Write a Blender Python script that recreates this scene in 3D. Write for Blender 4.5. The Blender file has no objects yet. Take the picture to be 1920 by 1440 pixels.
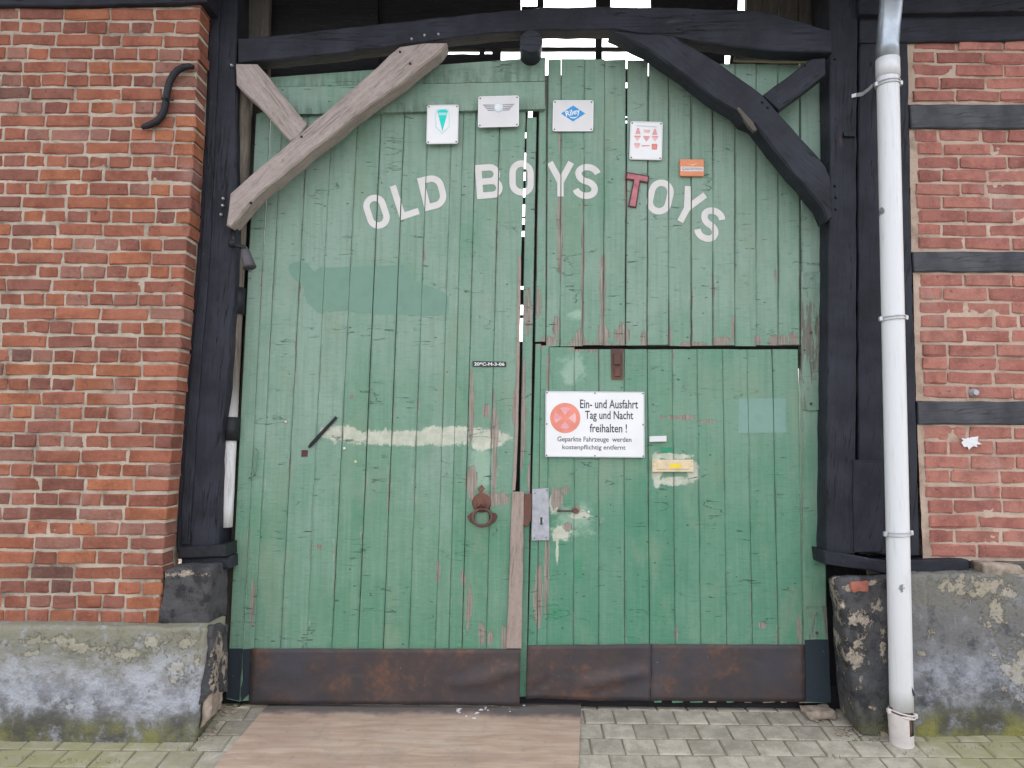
import bpy, bmesh, math, random
from mathutils import Vector, Matrix, noise
from mathutils.geometry import tessellate_polygon

random.seed(11)
R = math.radians
scene = bpy.context.scene
C = scene.collection

# ------------------------------------------------------------------ camera
F = 1440.0                      # focal length in photo pixels (1920 wide)
CAM = Vector((0.0, -4.3, 1.46))
PITCH, ROLL = 4.2, 0.5
ROT = Matrix.Rotation(R(90 + PITCH), 3, 'X') @ Matrix.Rotation(R(ROLL), 3, 'Z')
cam_d = bpy.data.cameras.new('camera')
cam_d.sensor_width = 36.0
cam_d.lens = 36.0 * F / 1920.0
cam_d.clip_end = 2000.0
cam_d.clip_start = 0.05
cam = bpy.data.objects.new('camera', cam_d)
cam.matrix_world = Matrix.Translation(CAM) @ ROT.to_4x4()
C.objects.link(cam)
scene.camera = cam

# ------------------------------------------------------------------ sky + sun (overcast)
SUN_EL, SUN_AZ = 58.0, 20.0     # azimuth clockwise from +Y: the veiled sun stands behind the gate, high up
world = bpy.data.worlds.new('World')
scene.world = world
world.use_nodes = True
wn = world.node_tree
wn.nodes.clear()
w_out = wn.nodes.new('ShaderNodeOutputWorld')
w_bg = wn.nodes.new('ShaderNodeBackground')
w_sky = wn.nodes.new('ShaderNodeTexSky')
w_sky.sky_type = 'NISHITA'
w_sky.sun_disc = False
w_sky.sun_elevation = R(SUN_EL)
w_sky.sun_rotation = R(SUN_AZ)
w_sky.air_density = 1.0
w_sky.dust_density = 4.0
w_sky.ozone_density = 1.0
w_hs = wn.nodes.new('ShaderNodeHueSaturation')
w_hs.inputs['Saturation'].default_value = 0.22
wn.links.new(w_sky.outputs[0], w_hs.inputs['Color'])
wn.links.new(w_hs.outputs[0], w_bg.inputs[0])
w_bg.inputs[1].default_value = 0.15
wn.links.new(w_bg.outputs[0], w_out.inputs[0])

sun_d = bpy.data.lights.new('sun', 'SUN')
sun_d.energy = 0.8
sun_d.angle = R(50)
sun_d.color = (1.0, 0.97, 0.93)
sun = bpy.data.objects.new('sun', sun_d)
az, el = R(SUN_AZ), R(SUN_EL)
to_sun = Vector((math.sin(az) * math.cos(el), math.cos(az) * math.cos(el), math.sin(el)))
sun.rotation_euler = to_sun.to_track_quat('Z', 'Y').to_euler()
sun.location = to_sun * 20
C.objects.link(sun)

scene.render.engine = 'CYCLES'
scene.cycles.max_bounces = 5
scene.cycles.diffuse_bounces = 3
scene.cycles.glossy_bounces = 2
scene.cycles.transparent_max_bounces = 8
scene.view_settings.view_transform = 'Standard'
scene.view_settings.look = 'None'
scene.view_settings.gamma = 1.0
scene.view_settings.use_curve_mapping = False
scene.view_settings.exposure = 2.2
scene.render.resolution_x, scene.render.resolution_y = 1024, 768

# ------------------------------------------------------------------ measuring helpers
def P(px, py, Y):
    """point on the facade plane y = Y that was measured at photo pixel (px, py)"""
    d = ROT @ Vector(((px - 960.0) / F, -(py - 720.0) / F, -1.0))
    t = (Y - CAM.y) / d.y
    return CAM + d * t

def gz(Y):
    """height of the paving: a short apron falling away from the gate, then nearly level"""
    if Y > 0: return 0.0
    if Y > -1.2: return 0.13 * Y
    return -0.156 + 0.02 * max(Y + 1.2, -6.0)

def G(px, py):
    lo, hi = -3.5, 1.5
    for _ in range(50):
        m = (lo + hi) / 2
        if P(px, py, m).z < gz(m): hi = m
        else: lo = m
    m = (lo + hi) / 2
    p = P(px, py, m)
    return Vector((p.x, m, gz(m)))

# ------------------------------------------------------------------ object helpers
def put(o, parent=None):
    C.objects.link(o)
    if parent is not None:
        o.parent = parent
        o.matrix_parent_inverse = world_of(parent).inverted()
    return o

def world_of(o):
    m = Matrix.LocRotScale(o.location, o.rotation_euler, o.scale)
    if o.parent is not None:
        return world_of(o.parent) @ o.matrix_parent_inverse @ m
    return m

def tag(o, label=None, cat=None, group=None, kind=None):
    if label: o['label'] = label
    if cat: o['category'] = cat
    if group: o['group'] = group
    if kind: o['kind'] = kind
    return o

def thing(name, loc, label, cat, group=None):
    o = bpy.data.objects.new(name, None)
    o.empty_display_size = 0.1
    o.location = loc
    C.objects.link(o)
    return tag(o, label, cat, group)

def mesh_obj(name, verts, faces, mat, parent=None, smooth=False, loc=None, rot=None, uvs=None):
    me = bpy.data.meshes.new(name)
    me.from_pydata([tuple(v) for v in verts], [], faces)
    if uvs is not None:
        lay = me.uv_layers.new(name='UVMap')
        for poly in me.polygons:
            for li in poly.loop_indices:
                lay.data[li].uv = uvs[me.loops[li].vertex_index]
    me.materials.append(mat)
    if smooth:
        me.polygons.foreach_set('use_smooth', [True] * len(me.polygons))
    me.update()
    o = bpy.data.objects.new(name, me)
    if loc is not None: o.location = loc
    if rot is not None: o.rotation_euler = rot
    return put(o, parent)

def bm_obj(name, bm, mat, parent=None, smooth=False, loc=None, rot=None):
    me = bpy.data.meshes.new(name)
    bm.normal_update()
    bm.to_mesh(me)
    bm.free()
    me.materials.append(mat)
    if smooth:
        me.polygons.foreach_set('use_smooth', [True] * len(me.polygons))
    o = bpy.data.objects.new(name, me)
    if loc is not None: o.location = loc
    if rot is not None: o.rotation_euler = rot
    return put(o, parent)

def rnd(a): return random.uniform(-a, a)

# ------------------------------------------------------------------ material helpers
class MB:
    def __init__(self, name):
        self.m = bpy.data.materials.new(name)
        self.m.use_nodes = True
        self.t = self.m.node_tree
        self.t.nodes.clear()
        self.out = self.n('ShaderNodeOutputMaterial')
        self._pos = None; self._obj = None; self._info = None
    def n(self, typ, **props):
        nd = self.t.nodes.new(typ)
        for k, v in props.items(): setattr(nd, k, v)
        return nd
    def set(self, sock, v):
        if hasattr(v, 'is_output'): self.t.links.new(v, sock)
        elif isinstance(v, (tuple, list)) and len(v) == 3 and sock.type == 'RGBA': sock.default_value = (*v, 1)
        else: sock.default_value = v
    @property
    def pos(self):
        if self._pos is None: self._pos = self.n('ShaderNodeNewGeometry').outputs['Position']
        return self._pos
    @property
    def obj(self):
        if self._obj is None: self._obj = self.n('ShaderNodeTexCoord').outputs['Object']
        return self._obj
    @property
    def info(self):
        if self._info is None: self._info = self.n('ShaderNodeObjectInfo')
        return self._info
    def math(self, op, a, b=0.0, c=None, clamp=False):
        nd = self.n('ShaderNodeMath', operation=op, use_clamp=clamp)
        self.set(nd.inputs[0], a); self.set(nd.inputs[1], b)
        if c is not None: self.set(nd.inputs[2], c)
        return nd.outputs[0]
    def vm(self, op, a, b=None, c=None):
        nd = self.n('ShaderNodeVectorMath', operation=op)
        self.set(nd.inputs[0], a)
        if b is not None: self.set(nd.inputs[1], b)
        if c is not None: self.set(nd.inputs[2], c)
        return nd.outputs['Value'] if op in ('LENGTH', 'DISTANCE', 'DOT_PRODUCT') else nd.outputs[0]
    def noise(self, vec, scale, detail=4, rough=0.55, stretch=None, dist=0.0):
        if stretch is not None: vec = self.vm('MULTIPLY', vec, stretch)
        nd = self.n('ShaderNodeTexNoise')
        self.set(nd.inputs['Vector'], vec)
        nd.inputs['Scale'].default_value = scale
        nd.inputs['Detail'].default_value = detail
        nd.inputs['Roughness'].default_value = rough
        nd.inputs['Distortion'].default_value = dist
        return nd.outputs[0]
    def voro(self, vec, scale, feature='F1', stretch=None, out='Distance'):
        if stretch is not None: vec = self.vm('MULTIPLY', vec, stretch)
        nd = self.n('ShaderNodeTexVoronoi', feature=feature)
        self.set(nd.inputs['Vector'], vec)
        nd.inputs['Scale'].default_value = scale
        return nd.outputs[out]
    def step(self, v, a, b, lo=0.0, hi=1.0):
        nd = self.n('ShaderNodeMapRange', interpolation_type='SMOOTHSTEP')
        self.set(nd.inputs['Value'], v)
        self.set(nd.inputs['From Min'], a); self.set(nd.inputs['From Max'], b)
        self.set(nd.inputs['To Min'], lo); self.set(nd.inputs['To Max'], hi)
        return nd.outputs[0]
    def mix(self, f, a, b, mode='MIX'):
        nd = self.n('ShaderNodeMix', data_type='RGBA', blend_type=mode)
        self.set(nd.inputs[0], f); self.set(nd.inputs[6], a); self.set(nd.inputs[7], b)
        return nd.outputs[2]
    def ramp(self, f, stops):
        nd = self.n('ShaderNodeValToRGB')
        cr = nd.color_ramp
        while len(cr.elements) < len(stops): cr.elements.new(0.5)
        for e, (p, c) in zip(cr.elements, stops):
            e.position = p; e.color = (*c, 1)
        self.set(nd.inputs[0], f)
        return nd.outputs[0]
    def xyz(self, v):
        nd = self.n('ShaderNodeSeparateXYZ'); self.set(nd.inputs[0], v)
        return nd.outputs
    def bump(self, h, strength=0.4, dist=0.01, normal=None):
        nd = self.n('ShaderNodeBump')
        nd.inputs['Strength'].default_value = strength
        nd.inputs['Distance'].default_value = dist
        self.set(nd.inputs['Height'], h)
        if normal is not None: self.set(nd.inputs['Normal'], normal)
        return nd.outputs[0]
    def bsdf(self, col, rough=0.7, metal=0.0, normal=None, spec=0.35, alpha=None):
        b = self.n('ShaderNodeBsdfPrincipled')
        self.set(b.inputs['Base Color'], col); self.set(b.inputs['Roughness'], rough)
        self.set(b.inputs['Metallic'], metal); self.set(b.inputs['Specular IOR Level'], spec)
        if normal is not None: self.set(b.inputs['Normal'], normal)
        if alpha is not None: self.set(b.inputs['Alpha'], alpha)
        self.t.links.new(b.outputs[0], self.out.inputs[0])
        return self.m
    def blobs(self, lst, Y=0.0):
        """field that is 1 in the middle and 0 at the rim of ellipses given in facade metres"""
        acc = None
        for (px, py, rx, rz) in lst:
            c = P(px, py, Y); s = (F / 4.3)
            k = Vector((s / rx, 0, s / rz))
            v = self.vm('MULTIPLY_ADD', self.pos, tuple(k), (-c.x * k.x, 0, -c.z * k.z))
            l = self.vm('LENGTH', v)
            acc = l if acc is None else self.math('MINIMUM', acc, l)
        return self.math('SUBTRACT', 1.0, acc)

def plain(name, col, rough=0.6, metal=0.0, var=0.12, scale=14.0, bump=0.15, spec=0.35):
    b = MB(name)
    f = b.noise(b.pos, scale, 5)
    c2 = tuple(x * (1 - var * 2) for x in col); c1 = tuple(min(1, x * (1 + var)) for x in col)
    col_s = b.ramp(f, [(0.3, c2), (0.7, c1)])
    g = b.noise(b.pos, scale * 9, 3)
    return b.bsdf(col_s, rough, metal, b.bump(g, bump, 0.004), spec)

# --- bricks
def brick_mat(name, white=0.5):
    b = MB(name)
    v = b.vm('ADD', b.obj, b.vm('MULTIPLY', b.info.outputs['Location'], (7.3, 3.1, 5.7)))
    base = b.info.outputs['Color']
    f1 = b.noise(v, 9, 5, 0.6)
    f2 = b.noise(v, 55, 4, 0.65)
    col = b.mix(b.step(f1, 0.35, 0.72), base, b.mix(1.0, base, (0.66, 0.62, 0.64), 'MULTIPLY'))
    col = b.mix(b.step(f2, 0.5, 0.75, 0, 0.45), col, b.mix(1.0, base, (1.35, 1.5, 1.6), 'MULTIPLY'))
    dark = b.step(b.noise(v, 32, 3), 0.64, 0.74, 0, 0.5)
    col = b.mix(dark, col, (0.05, 0.03, 0.026))
    # mortar smears and lime bloom
    lime = b.math('MULTIPLY', b.step(b.noise(b.pos, 30, 6, 0.75), 0.62, 0.78), white)
    col = b.mix(lime, col, (0.52, 0.42, 0.36))
    col = b.mix(b.step(b.noise(b.pos, 13, 5, 0.7), 0.55, 0.75, 0, 0.35), col, (0.16, 0.10, 0.08))
    big = b.step(b.noise(b.pos, 3.2, 3), 0.6, 0.72, 0, 0.28)
    col = b.mix(big, col, (0.4, 0.27, 0.25))
    h = b.math('ADD', f2, b.math('ADD', b.math('MULTIPLY', b.noise(v, 120, 3), 0.6), b.math('MULTIPLY', b.noise(v, 22, 3, 0.6, stretch=(0.6, 1, 2)), 1.2)))
    h = b.math('SUBTRACT', h, b.math('MULTIPLY', dark, 0.8))
    return b.bsdf(col, 0.88, 0, b.bump(h, 0.55, 0.006), 0.2)

def mortar_mat(name, c1, c2, c3):
    b = MB(name)
    f = b.noise(b.pos, 7, 6, 0.65)
    col = b.ramp(f, [(0.3, c3), (0.48, c2), (0.68, c1)])
    g = b.noise(b.pos, 60, 4, 0.7)
    col = b.mix(b.step(g, 0.55, 0.75, 0, 0.4), col, tuple(x * 0.55 for x in c2))
    return b.bsdf(col, 0.95, 0, b.bump(b.math('ADD', g, b.noise(b.pos, 190, 2)), 0.7, 0.005), 0.15)

# --- timber
def black_timber(name, chip=0.0, zchip=1.4, base=(0.014, 0.0145, 0.021), light=(0.030, 0.0315, 0.045)):
    b = MB(name)
    grain = b.noise(b.obj, 5, 5, 0.6, stretch=(1.2, 14, 14), dist=0.4)
    f = b.noise(b.obj, 4, 4)
    col = b.mix(b.step(f, 0.3, 0.7), base, light)
    col = b.mix(b.step(grain, 0.5, 0.72, 0, 0.5), col, tuple(x * 0.45 for x in base))
    worn = b.noise(b.obj, 22, 5, 0.7, stretch=(0.35, 1, 1))
    z = b.xyz(b.pos)[2]
    if chip > 0:
        w = b.step(z, zchip, 0.2, 0.0, 1.0)
        thr = b.math('SUBTRACT', 0.78, b.math('MULTIPLY', w, 0.17 * chip))
        m = b.math('GREATER_THAN', worn, thr)
        col = b.mix(b.math('MULTIPLY', m, 0.75), col, (0.42, 0.40, 0.40))
    sp = b.math('ABSOLUTE', b.math('SUBTRACT', b.noise(b.obj, 2.2, 3, 0.5, stretch=(0.45, 10, 10)), 0.5))
    split = b.math('MULTIPLY', b.step(sp, 0.012, 0.003), b.step(b.noise(b.obj, 2.0, 2), 0.45, 0.55))
    col = b.mix(split, col, (0.004, 0.004, 0.005))
    col = b.mix(b.step(b.noise(b.pos, 38, 5, 0.8), 0.56, 0.8, 0, 0.4), col, (0.10, 0.10, 0.11))
    brown = b.step(b.noise(b.obj, 6, 4, 0.6, stretch=(0.4, 1, 1)), 0.68, 0.78, 0, 0.5)
    col = b.mix(brown, col, (0.10, 0.072, 0.06))
    h = b.math('SUBTRACT', b.math('ADD', grain, b.math('MULTIPLY', worn, 0.6)), b.math('MULTIPLY', split, 0.9))
    return b.bsdf(col, 0.6, 0, b.bump(h, 0.5, 0.006), 0.25)

def grey_timber(name, c1=(0.40, 0.335, 0.31), c2=(0.25, 0.205, 0.185), c3=(0.11, 0.09, 0.08)):
    b = MB(name)
    g = b.noise(b.obj, 4.5, 6, 0.65, stretch=(1.0, 16, 16), dist=0.6)
    f = b.noise(b.obj, 5, 4)
    col = b.ramp(g, [(0.22, c3), (0.42, c2), (0.62, c1)])
    col = b.mix(b.step(f, 0.3, 0.7, 0.15, 0.75), col, c1)
    col = b.mix(b.step(b.noise(b.obj, 17, 4, 0.7, stretch=(0.3, 1, 1)), 0.6, 0.75, 0, 0.4), col, c3)
    col = b.mix(b.step(b.noise(b.obj, 60, 3, 0.7, stretch=(0.5, 1, 1)), 0.45, 0.75, 0, 0.35), col, tuple(x * 0.6 for x in c2))
    crack = b.math('LESS_THAN', b.math('ABSOLUTE', b.math('SUBTRACT', b.noise(b.obj, 3.0, 3, 0.5, stretch=(0.5, 9, 9)), 0.5)), 0.006)
    col = b.mix(b.math('MULTIPLY', crack, 0.35), col, (0.06, 0.05, 0.045))
    h = b.math('ADD', b.math('MULTIPLY', g, 0.6), b.math('MULTIPLY', b.noise(b.obj, 30, 4, 0.7, stretch=(0.5, 2, 2)), 0.6))
    return b.bsdf(col, 0.85, 0, b.bump(h, 0.7, 0.008), 0.2)

# --- green gate paint
def gate_paint(name, pale, mid, deep, peel, cream, light, fresh, zlo, zhi, edge=0.5):
    b = MB(name)
    uv = b.n('ShaderNodeTexCoord').outputs['UV']
    u = b.xyz(uv)[0]
    rndo = b.info.outputs['Random']
    off = b.n('ShaderNodeCombineXYZ')
    b.set(off.inputs[0], b.math('MULTIPLY', rndo, 37.0)); b.set(off.inputs[1], b.math('MULTIPLY', rndo, 11.0))
    b.set(off.inputs[2], b.math('MULTIPLY', rndo, 23.0))
    vp = b.vm('ADD', b.pos, off.outputs[0])
    z = b.xyz(b.pos)[2]
    hgt = b.step(z, zlo, zhi)                        # the upper paint has bleached, the lower coat is newer
    large = b.noise(b.pos, 1.6, 4, 0.6)
    blot = b.noise(vp, 5.0, 5, 0.6, stretch=(1.6, 1, 0.7))
    t = b.math('ADD', b.math('MULTIPLY', hgt, 0.62), b.math('MULTIPLY', b.math('SUBTRACT', large, 0.5), 1.6))
    t = b.math('ADD', t, b.math('MULTIPLY', b.math('SUBTRACT', blot, 0.5), 0.75))
    t = b.math('ADD', t, b.math('MULTIPLY', b.math('SUBTRACT', rndo, 0.5), 0.34))
    col = b.ramp(b.math('ADD', t, 0.2), [(0.05, deep), (0.45, mid), (0.9, pale)])
    streak = b.noise(vp, 6, 4, 0.6, stretch=(9, 1, 0.35))
    col = b.mix(b.step(streak, 0.45, 0.75, 0, 0.30), col, tuple(x * 0.62 for x in mid))
    col = b.mix(b.step(streak, 0.5, 0.25, 0, 0.30), col, pale)
    fine = b.noise(vp, 40, 4, 0.7, stretch=(0.5, 1, 2.2))
    col = b.mix(b.step(fine, 0.52, 0.75, 0, 0.35), col, tuple(x * 0.55 for x in mid))
    col = b.mix(b.step(fine, 0.45, 0.25, 0, 0.3), col, tuple(x * 1.25 for x in pale))
    col = b.mix(b.step(b.noise(b.pos, 2.6, 4, 0.65, stretch=(1.6, 1, 0.8)), 0.5, 0.68, 0, 0.5), col, (0.215, 0.285, 0.20))
    # lighter and fresher coats with a shape of their own
    nz = b.math('MULTIPLY', b.math('SUBTRACT', b.noise(b.pos, 14, 5, 0.65), 0.5), 1.0)
    if fresh:
        m = b.step(b.math('ADD', b.blobs(fresh), b.math('MULTIPLY', nz, 2.2)), 0.0, 0.7, 0, 0.5)
        col = b.mix(m, col, (0.045, 0.24, 0.12))
    if light:
        m = b.step(b.math('ADD', b.blobs(light), b.math('MULTIPLY', nz, 2.4)), 0.0, 0.7, 0, 0.5)
        col = b.mix(m, col, (0.40, 0.52, 0.42))
    if cream:
        drip = b.math('MULTIPLY', b.math('SUBTRACT', b.noise(b.pos, 9, 3, 0.6, stretch=(7, 1, 0.8)), 0.5), 0.55)
        m = b.step(b.math('ADD', b.blobs(cream), b.math('ADD', b.math('MULTIPLY', nz, 2.0), drip)), 0.05, 0.35, 0, 0.8)
        ccol = b.mix(b.step(b.noise(b.pos, 20, 4), 0.35, 0.7), (0.50, 0.50, 0.41), (0.66, 0.63, 0.53))
        col = b.mix(m, col, ccol)
    # flaking to bare wood: along the joints and in the measured patches
    pn = b.noise(vp, 16, 6, 0.7, stretch=(1.5, 1, 0.22))
    zone = b.noise(b.pos, 1.3, 2)
    e = b.math('MULTIPLY', b.math('ABSOLUTE', b.math('SUBTRACT', u, 0.5)), 2.0)
    ev = b.math('ADD', b.math('MULTIPLY', e, edge), b.math('ADD', b.math('MULTIPLY', pn, 0.75), b.math('MULTIPLY', zone, 0.35)))
    p1 = b.step(ev, 1.02, 1.06)
    pmask = p1
    if peel:
        pf = b.math('ADD', b.blobs(peel), b.math('ADD', b.math('MULTIPLY', b.math('SUBTRACT', pn, 0.5), 2.2), b.math('MULTIPLY', nz, 1.0)))
        pmask = b.math('MAXIMUM', p1, b.step(pf, 0.08, 0.16))
    wg = b.noise(b.pos, 8, 5, 0.6, stretch=(16, 1, 0.8))
    wood = b.ramp(wg, [(0.3, (0.13, 0.10, 0.085)), (0.5, (0.27, 0.22, 0.19)), (0.7, (0.40, 0.33, 0.28))])
    rim = b.math('SUBTRACT', b.step(ev, 0.985, 1.02), p1)
    col = b.mix(b.math('MULTIPLY', rim, 0.35, clamp=True), col, (0.45, 0.52, 0.42))
    col = b.mix(b.math('MULTIPLY', pmask, 0.9), col, wood)
    # small horizontal cracks and nicks
    cr = b.noise(vp, 7, 3, 0.6, stretch=(1.4, 1, 10))
    gate = b.step(b.noise(b.pos, 4.0, 3), 0.44, 0.58)
    nick = b.math('MULTIPLY', b.step(cr, 0.665, 0.70), gate)
    dots = b.math('LESS_THAN', b.voro(b.vm('ADD', vp, (3.1, 0, 1.7)), 9.0, stretch=(0.8, 1, 1.5)), 0.055)
    nick = b.math('MAXIMUM', nick, b.math('MULTIPLY', dots, 0.9))
    hl = b.math('ABSOLUTE', b.math('SUBTRACT', b.noise(b.pos, 2.4, 4, 0.55, stretch=(0.55, 1, 3.2)), 0.5))
    hair = b.math('MULTIPLY', b.step(hl, 0.006, 0.0015), b.step(b.noise(b.pos, 5, 4), 0.53, 0.62))
    nick = b.math('MAXIMUM', nick, b.math('MULTIPLY', hair, 0.75))
    col = b.mix(b.math('MULTIPLY', nick, 0.85), col, (0.035, 0.06, 0.045))
    grime = b.step(e, 0.8, 1.0, 0, 0.5)
    col = b.mix(b.math('MULTIPLY', grime, b.step(pn, 0.4, 0.6)), col, (0.05, 0.09, 0.065))
    h = b.math('ADD', b.math('MULTIPLY', fine, 0.6), b.math('MULTIPLY', b.noise(vp, 14, 2, stretch=(1.0, 1, 5)), 0.5))
    h = b.math('ADD', h, b.math('MULTIPLY', b.noise(b.pos, 5, 4, 0.6, stretch=(14, 1, 0.5)), 0.7))
    h = b.math('SUBTRACT', h, b.math('MULTIPLY', pmask, 0.6))
    h = b.math('SUBTRACT', h, b.math('MULTIPLY', nick, 1.0))
    return b.bsdf(col, 0.62, 0, b.bump(h, 0.6, 0.006), 0.3)

def rust_mat(name, c1=(0.050, 0.042, 0.045), c2=(0.078, 0.052, 0.046), c3=(0.15, 0.075, 0.048), rough=0.62, metal=0.15):
    b = MB(name)
    f = b.noise(b.pos, 4, 6, 0.65)
    g = b.noise(b.pos, 24, 5, 0.7)
    col = b.mix(b.step(f, 0.35, 0.65), c1, c2)
    m = b.step(b.math('ADD', b.math('MULTIPLY', f, 0.6), b.math('MULTIPLY', g, 0.5)), 0.56, 0.70, 0, 0.75)
    col = b.mix(m, col, c3)
    col = b.mix(b.step(b.noise(b.pos, 7, 6, 0.7, stretch=(0.6, 1, 2.0)), 0.55, 0.72, 0, 0.6), col, tuple(x * 1.7 for x in c1))
    col = b.mix(b.step(b.noise(b.pos, 2.2, 3), 0.5, 0.7, 0, 0.6), col, (0.058, 0.058, 0.072))
    col = b.mix(b.step(b.noise(b.pos, 60, 2, 0.5, stretch=(1, 1, 0.5)), 0.76, 0.79, 0, 0.6), col, (0.34, 0.32, 0.32))
    return b.bsdf(col, rough, metal, b.bump(b.math('ADD', f, b.math('MULTIPLY', g, 0.35)), 0.4, 0.012), 0.4)

def plaster_mat(name, top, mid, low, flake, dark, zt, zb, moss=0.8, flake_thr=0.60, moss_top=0.0, dark_thr=0.55, patches=None, Y=-0.25, bloom=0.0):
    b = MB(name)
    z = b.xyz(b.pos)[2]
    n1 = b.noise(b.pos, 3.2, 6, 0.65)
    n2 = b.noise(b.pos, 9, 6, 0.7)
    n3 = b.noise(b.pos, 45, 4, 0.7)
    zz = b.math('ADD', z, b.math('MULTIPLY', b.math('SUBTRACT', n1, 0.5), 0.28))
    f = b.step(zz, zb, zt)
    col = b.ramp(f, [(0.05, low), (0.4, mid), (0.85, top)])
    col = b.mix(b.step(n2, dark_thr, dark_thr + 0.14, 0, 0.85), col, dark)
    col = b.mix(b.step(n2, 0.47, 0.33, 0, 0.55), col, tuple(min(0.8, x * 1.7) for x in mid))
    fl = b.step(b.math('ADD', b.math('MULTIPLY', b.noise(b.pos, 6.5, 7, 0.72, stretch=(1, 1, 0.7)), 0.8), b.math('MULTIPLY', n1, 0.2)), flake_thr, flake_thr + 0.02)
    if patches:
        pf = b.math('ADD', b.math('MULTIPLY', b.blobs(patches, Y), 0.75), b.math('MULTIPLY', b.math('SUBTRACT', b.noise(b.pos, 15, 8, 0.78), 0.5), 5.5))
        fl = b.math('MAXIMUM', fl, b.math('MULTIPLY', b.step(pf, 0.22, 0.34), b.step(b.blobs(patches, Y), -0.7, -0.45)))
    if moss_top:
        mt = b.math('MULTIPLY', b.step(zz, zt - 0.05, zt + 0.05), b.step(n2, 0.35, 0.6, 0, moss_top))
        col = b.mix(mt, col, (0.25, 0.235, 0.155))
    col = b.mix(b.math('MULTIPLY', fl, b.step(n3, 0.3, 0.6, 0.95, 0.6)), col, flake)
    col = b.mix(b.step(b.noise(b.pos, 30, 6, 0.8), 0.52, 0.75, 0, 0.4), col, tuple(x * 0.5 for x in mid))
    col = b.mix(b.step(b.noise(b.pos, 17, 5, 0.75, stretch=(1, 1, 0.3)), 0.58, 0.75, 0, 0.35), col, tuple(min(1, x * 1.9) for x in mid))
    if bloom:
        bl = b.math('MULTIPLY', b.math('MULTIPLY', b.step(zz, zb + 0.02, zb + 0.12), b.step(zz, zb + 0.42, zb + 0.24)), b.step(b.noise(b.pos, 7, 7, 0.72, stretch=(1, 1, 1.3)), 0.42, 0.62, 0, bloom))
        col = b.mix(bl, col, (0.44, 0.45, 0.50))
    col = b.mix(b.step(n3, 0.55, 0.75, 0, 0.3), col, tuple(x * 0.4 for x in mid))
    ms = b.math('MULTIPLY', b.step(zz, zb + 0.12, zb - 0.02), b.step(n2, 0.3, 0.55, 0, moss))
    col = b.mix(ms, col, b.mix(b.step(n1, 0.4, 0.6), (0.085, 0.08, 0.06), (0.24, 0.23, 0.07)))
    h = b.math('ADD', b.math('MULTIPLY', n2, 1.0), b.math('MULTIPLY', n3, 0.45))
    h = b.math('ADD', h, b.math('MULTIPLY', fl, -0.35))
    return b.bsdf(col, 0.93, 0, b.bump(h, 1.0, 0.018), 0.15)

def paver_mat(name):
    b = MB(name)
    v = b.vm('ADD', b.obj, b.vm('MULTIPLY', b.info.outputs['Location'], (5.3, 3.7, 1.0)))
    n1 = b.noise(v, 12, 5, 0.65); n2 = b.noise(v, 90, 4, 0.7)
    base = b.info.outputs['Color']
    col = b.mix(b.step(n1, 0.3, 0.7), b.mix(1.0, base, (0.68, 0.67, 0.66), 'MULTIPLY'), base)
    col = b.mix(b.step(n2, 0.6, 0.72, 0, 0.6), col, (0.60, 0.54, 0.46))
    col = b.mix(b.step(b.noise(b.pos, 5, 5, 0.7), 0.5, 0.7, 0, 0.5), col, (0.24, 0.225, 0.17))
    col = b.mix(b.step(b.noise(b.pos, 70, 3, 0.6), 0.66, 0.72, 0, 0.8), col, (0.64, 0.60, 0.54))
    col = b.mix(b.step(n2, 0.4, 0.3, 0, 0.5), col, (0.13, 0.125, 0.115))
    x = b.math('ABSOLUTE', b.math('ADD', b.xyz(b.pos)[0], -0.22))
    side = b.step(b.math('ADD', x, b.math('MULTIPLY', b.noise(b.pos, 4, 4), 0.9)), 1.95, 2.5)
    col = b.mix(b.math('MULTIPLY', side, b.step(b.noise(b.pos, 10, 5, 0.7), 0.3, 0.6, 0.25, 0.85)), col, (0.26, 0.255, 0.13))
    return b.bsdf(col, 0.92, 0, b.bump(b.math('ADD', n2, n1), 0.5, 0.005), 0.2)

def wood_board_mat():
    b = MB('laminate_wood')
    g = b.noise(b.pos, 3.2, 6, 0.62, stretch=(1.2, 9, 9), dist=0.5)
    f = b.noise(b.pos, 1.8, 3, stretch=(0.6, 3.5, 1))
    col = b.ramp(g, [(0.25, (0.31, 0.215, 0.155)), (0.5, (0.43, 0.315, 0.24)), (0.75, (0.51, 0.40, 0.32))])
    col = b.mix(b.step(f, 0.45, 0.62, 0, 0.5), col, (0.32, 0.22, 0.175))
    col = b.mix(b.step(b.noise(b.pos, 5, 6, 0.75), 0.5, 0.7, 0, 0.45), col, (0.24, 0.20, 0.175))
    col = b.mix(b.step(f, 0.42, 0.3, 0, 0.35), col, (0.45, 0.38, 0.33))
    col = b.mix(b.step(b.noise(b.pos, 26, 5, 0.7), 0.58, 0.72, 0, 0.5), col, (0.20, 0.16, 0.14))
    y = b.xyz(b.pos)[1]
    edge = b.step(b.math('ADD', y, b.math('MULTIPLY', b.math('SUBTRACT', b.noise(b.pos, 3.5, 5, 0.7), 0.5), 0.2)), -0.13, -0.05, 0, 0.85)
    col = b.mix(edge, col, (0.085, 0.083, 0.085))        # painted shade and grime along the foot of the gate
    return b.bsdf(col, 0.6, 0, b.bump(g, 0.25, 0.003), 0.3)

def worn_paint(name, col, wear=0.68, rough=0.6):
    b = MB(name)
    n = b.noise(b.pos, 30, 6, 0.75, stretch=(1, 1, 0.6))
    a = b.step(n, wear, wear + 0.03, 1, 0)
    f = b.noise(b.pos, 12, 4)
    c = b.mix(b.step(f, 0.4, 0.7, 0, 0.25), col, tuple(x * 0.7 for x in col))
    return b.bsdf(c, rough, 0, b.bump(n, 0.2, 0.003), 0.3, alpha=a)

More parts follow.
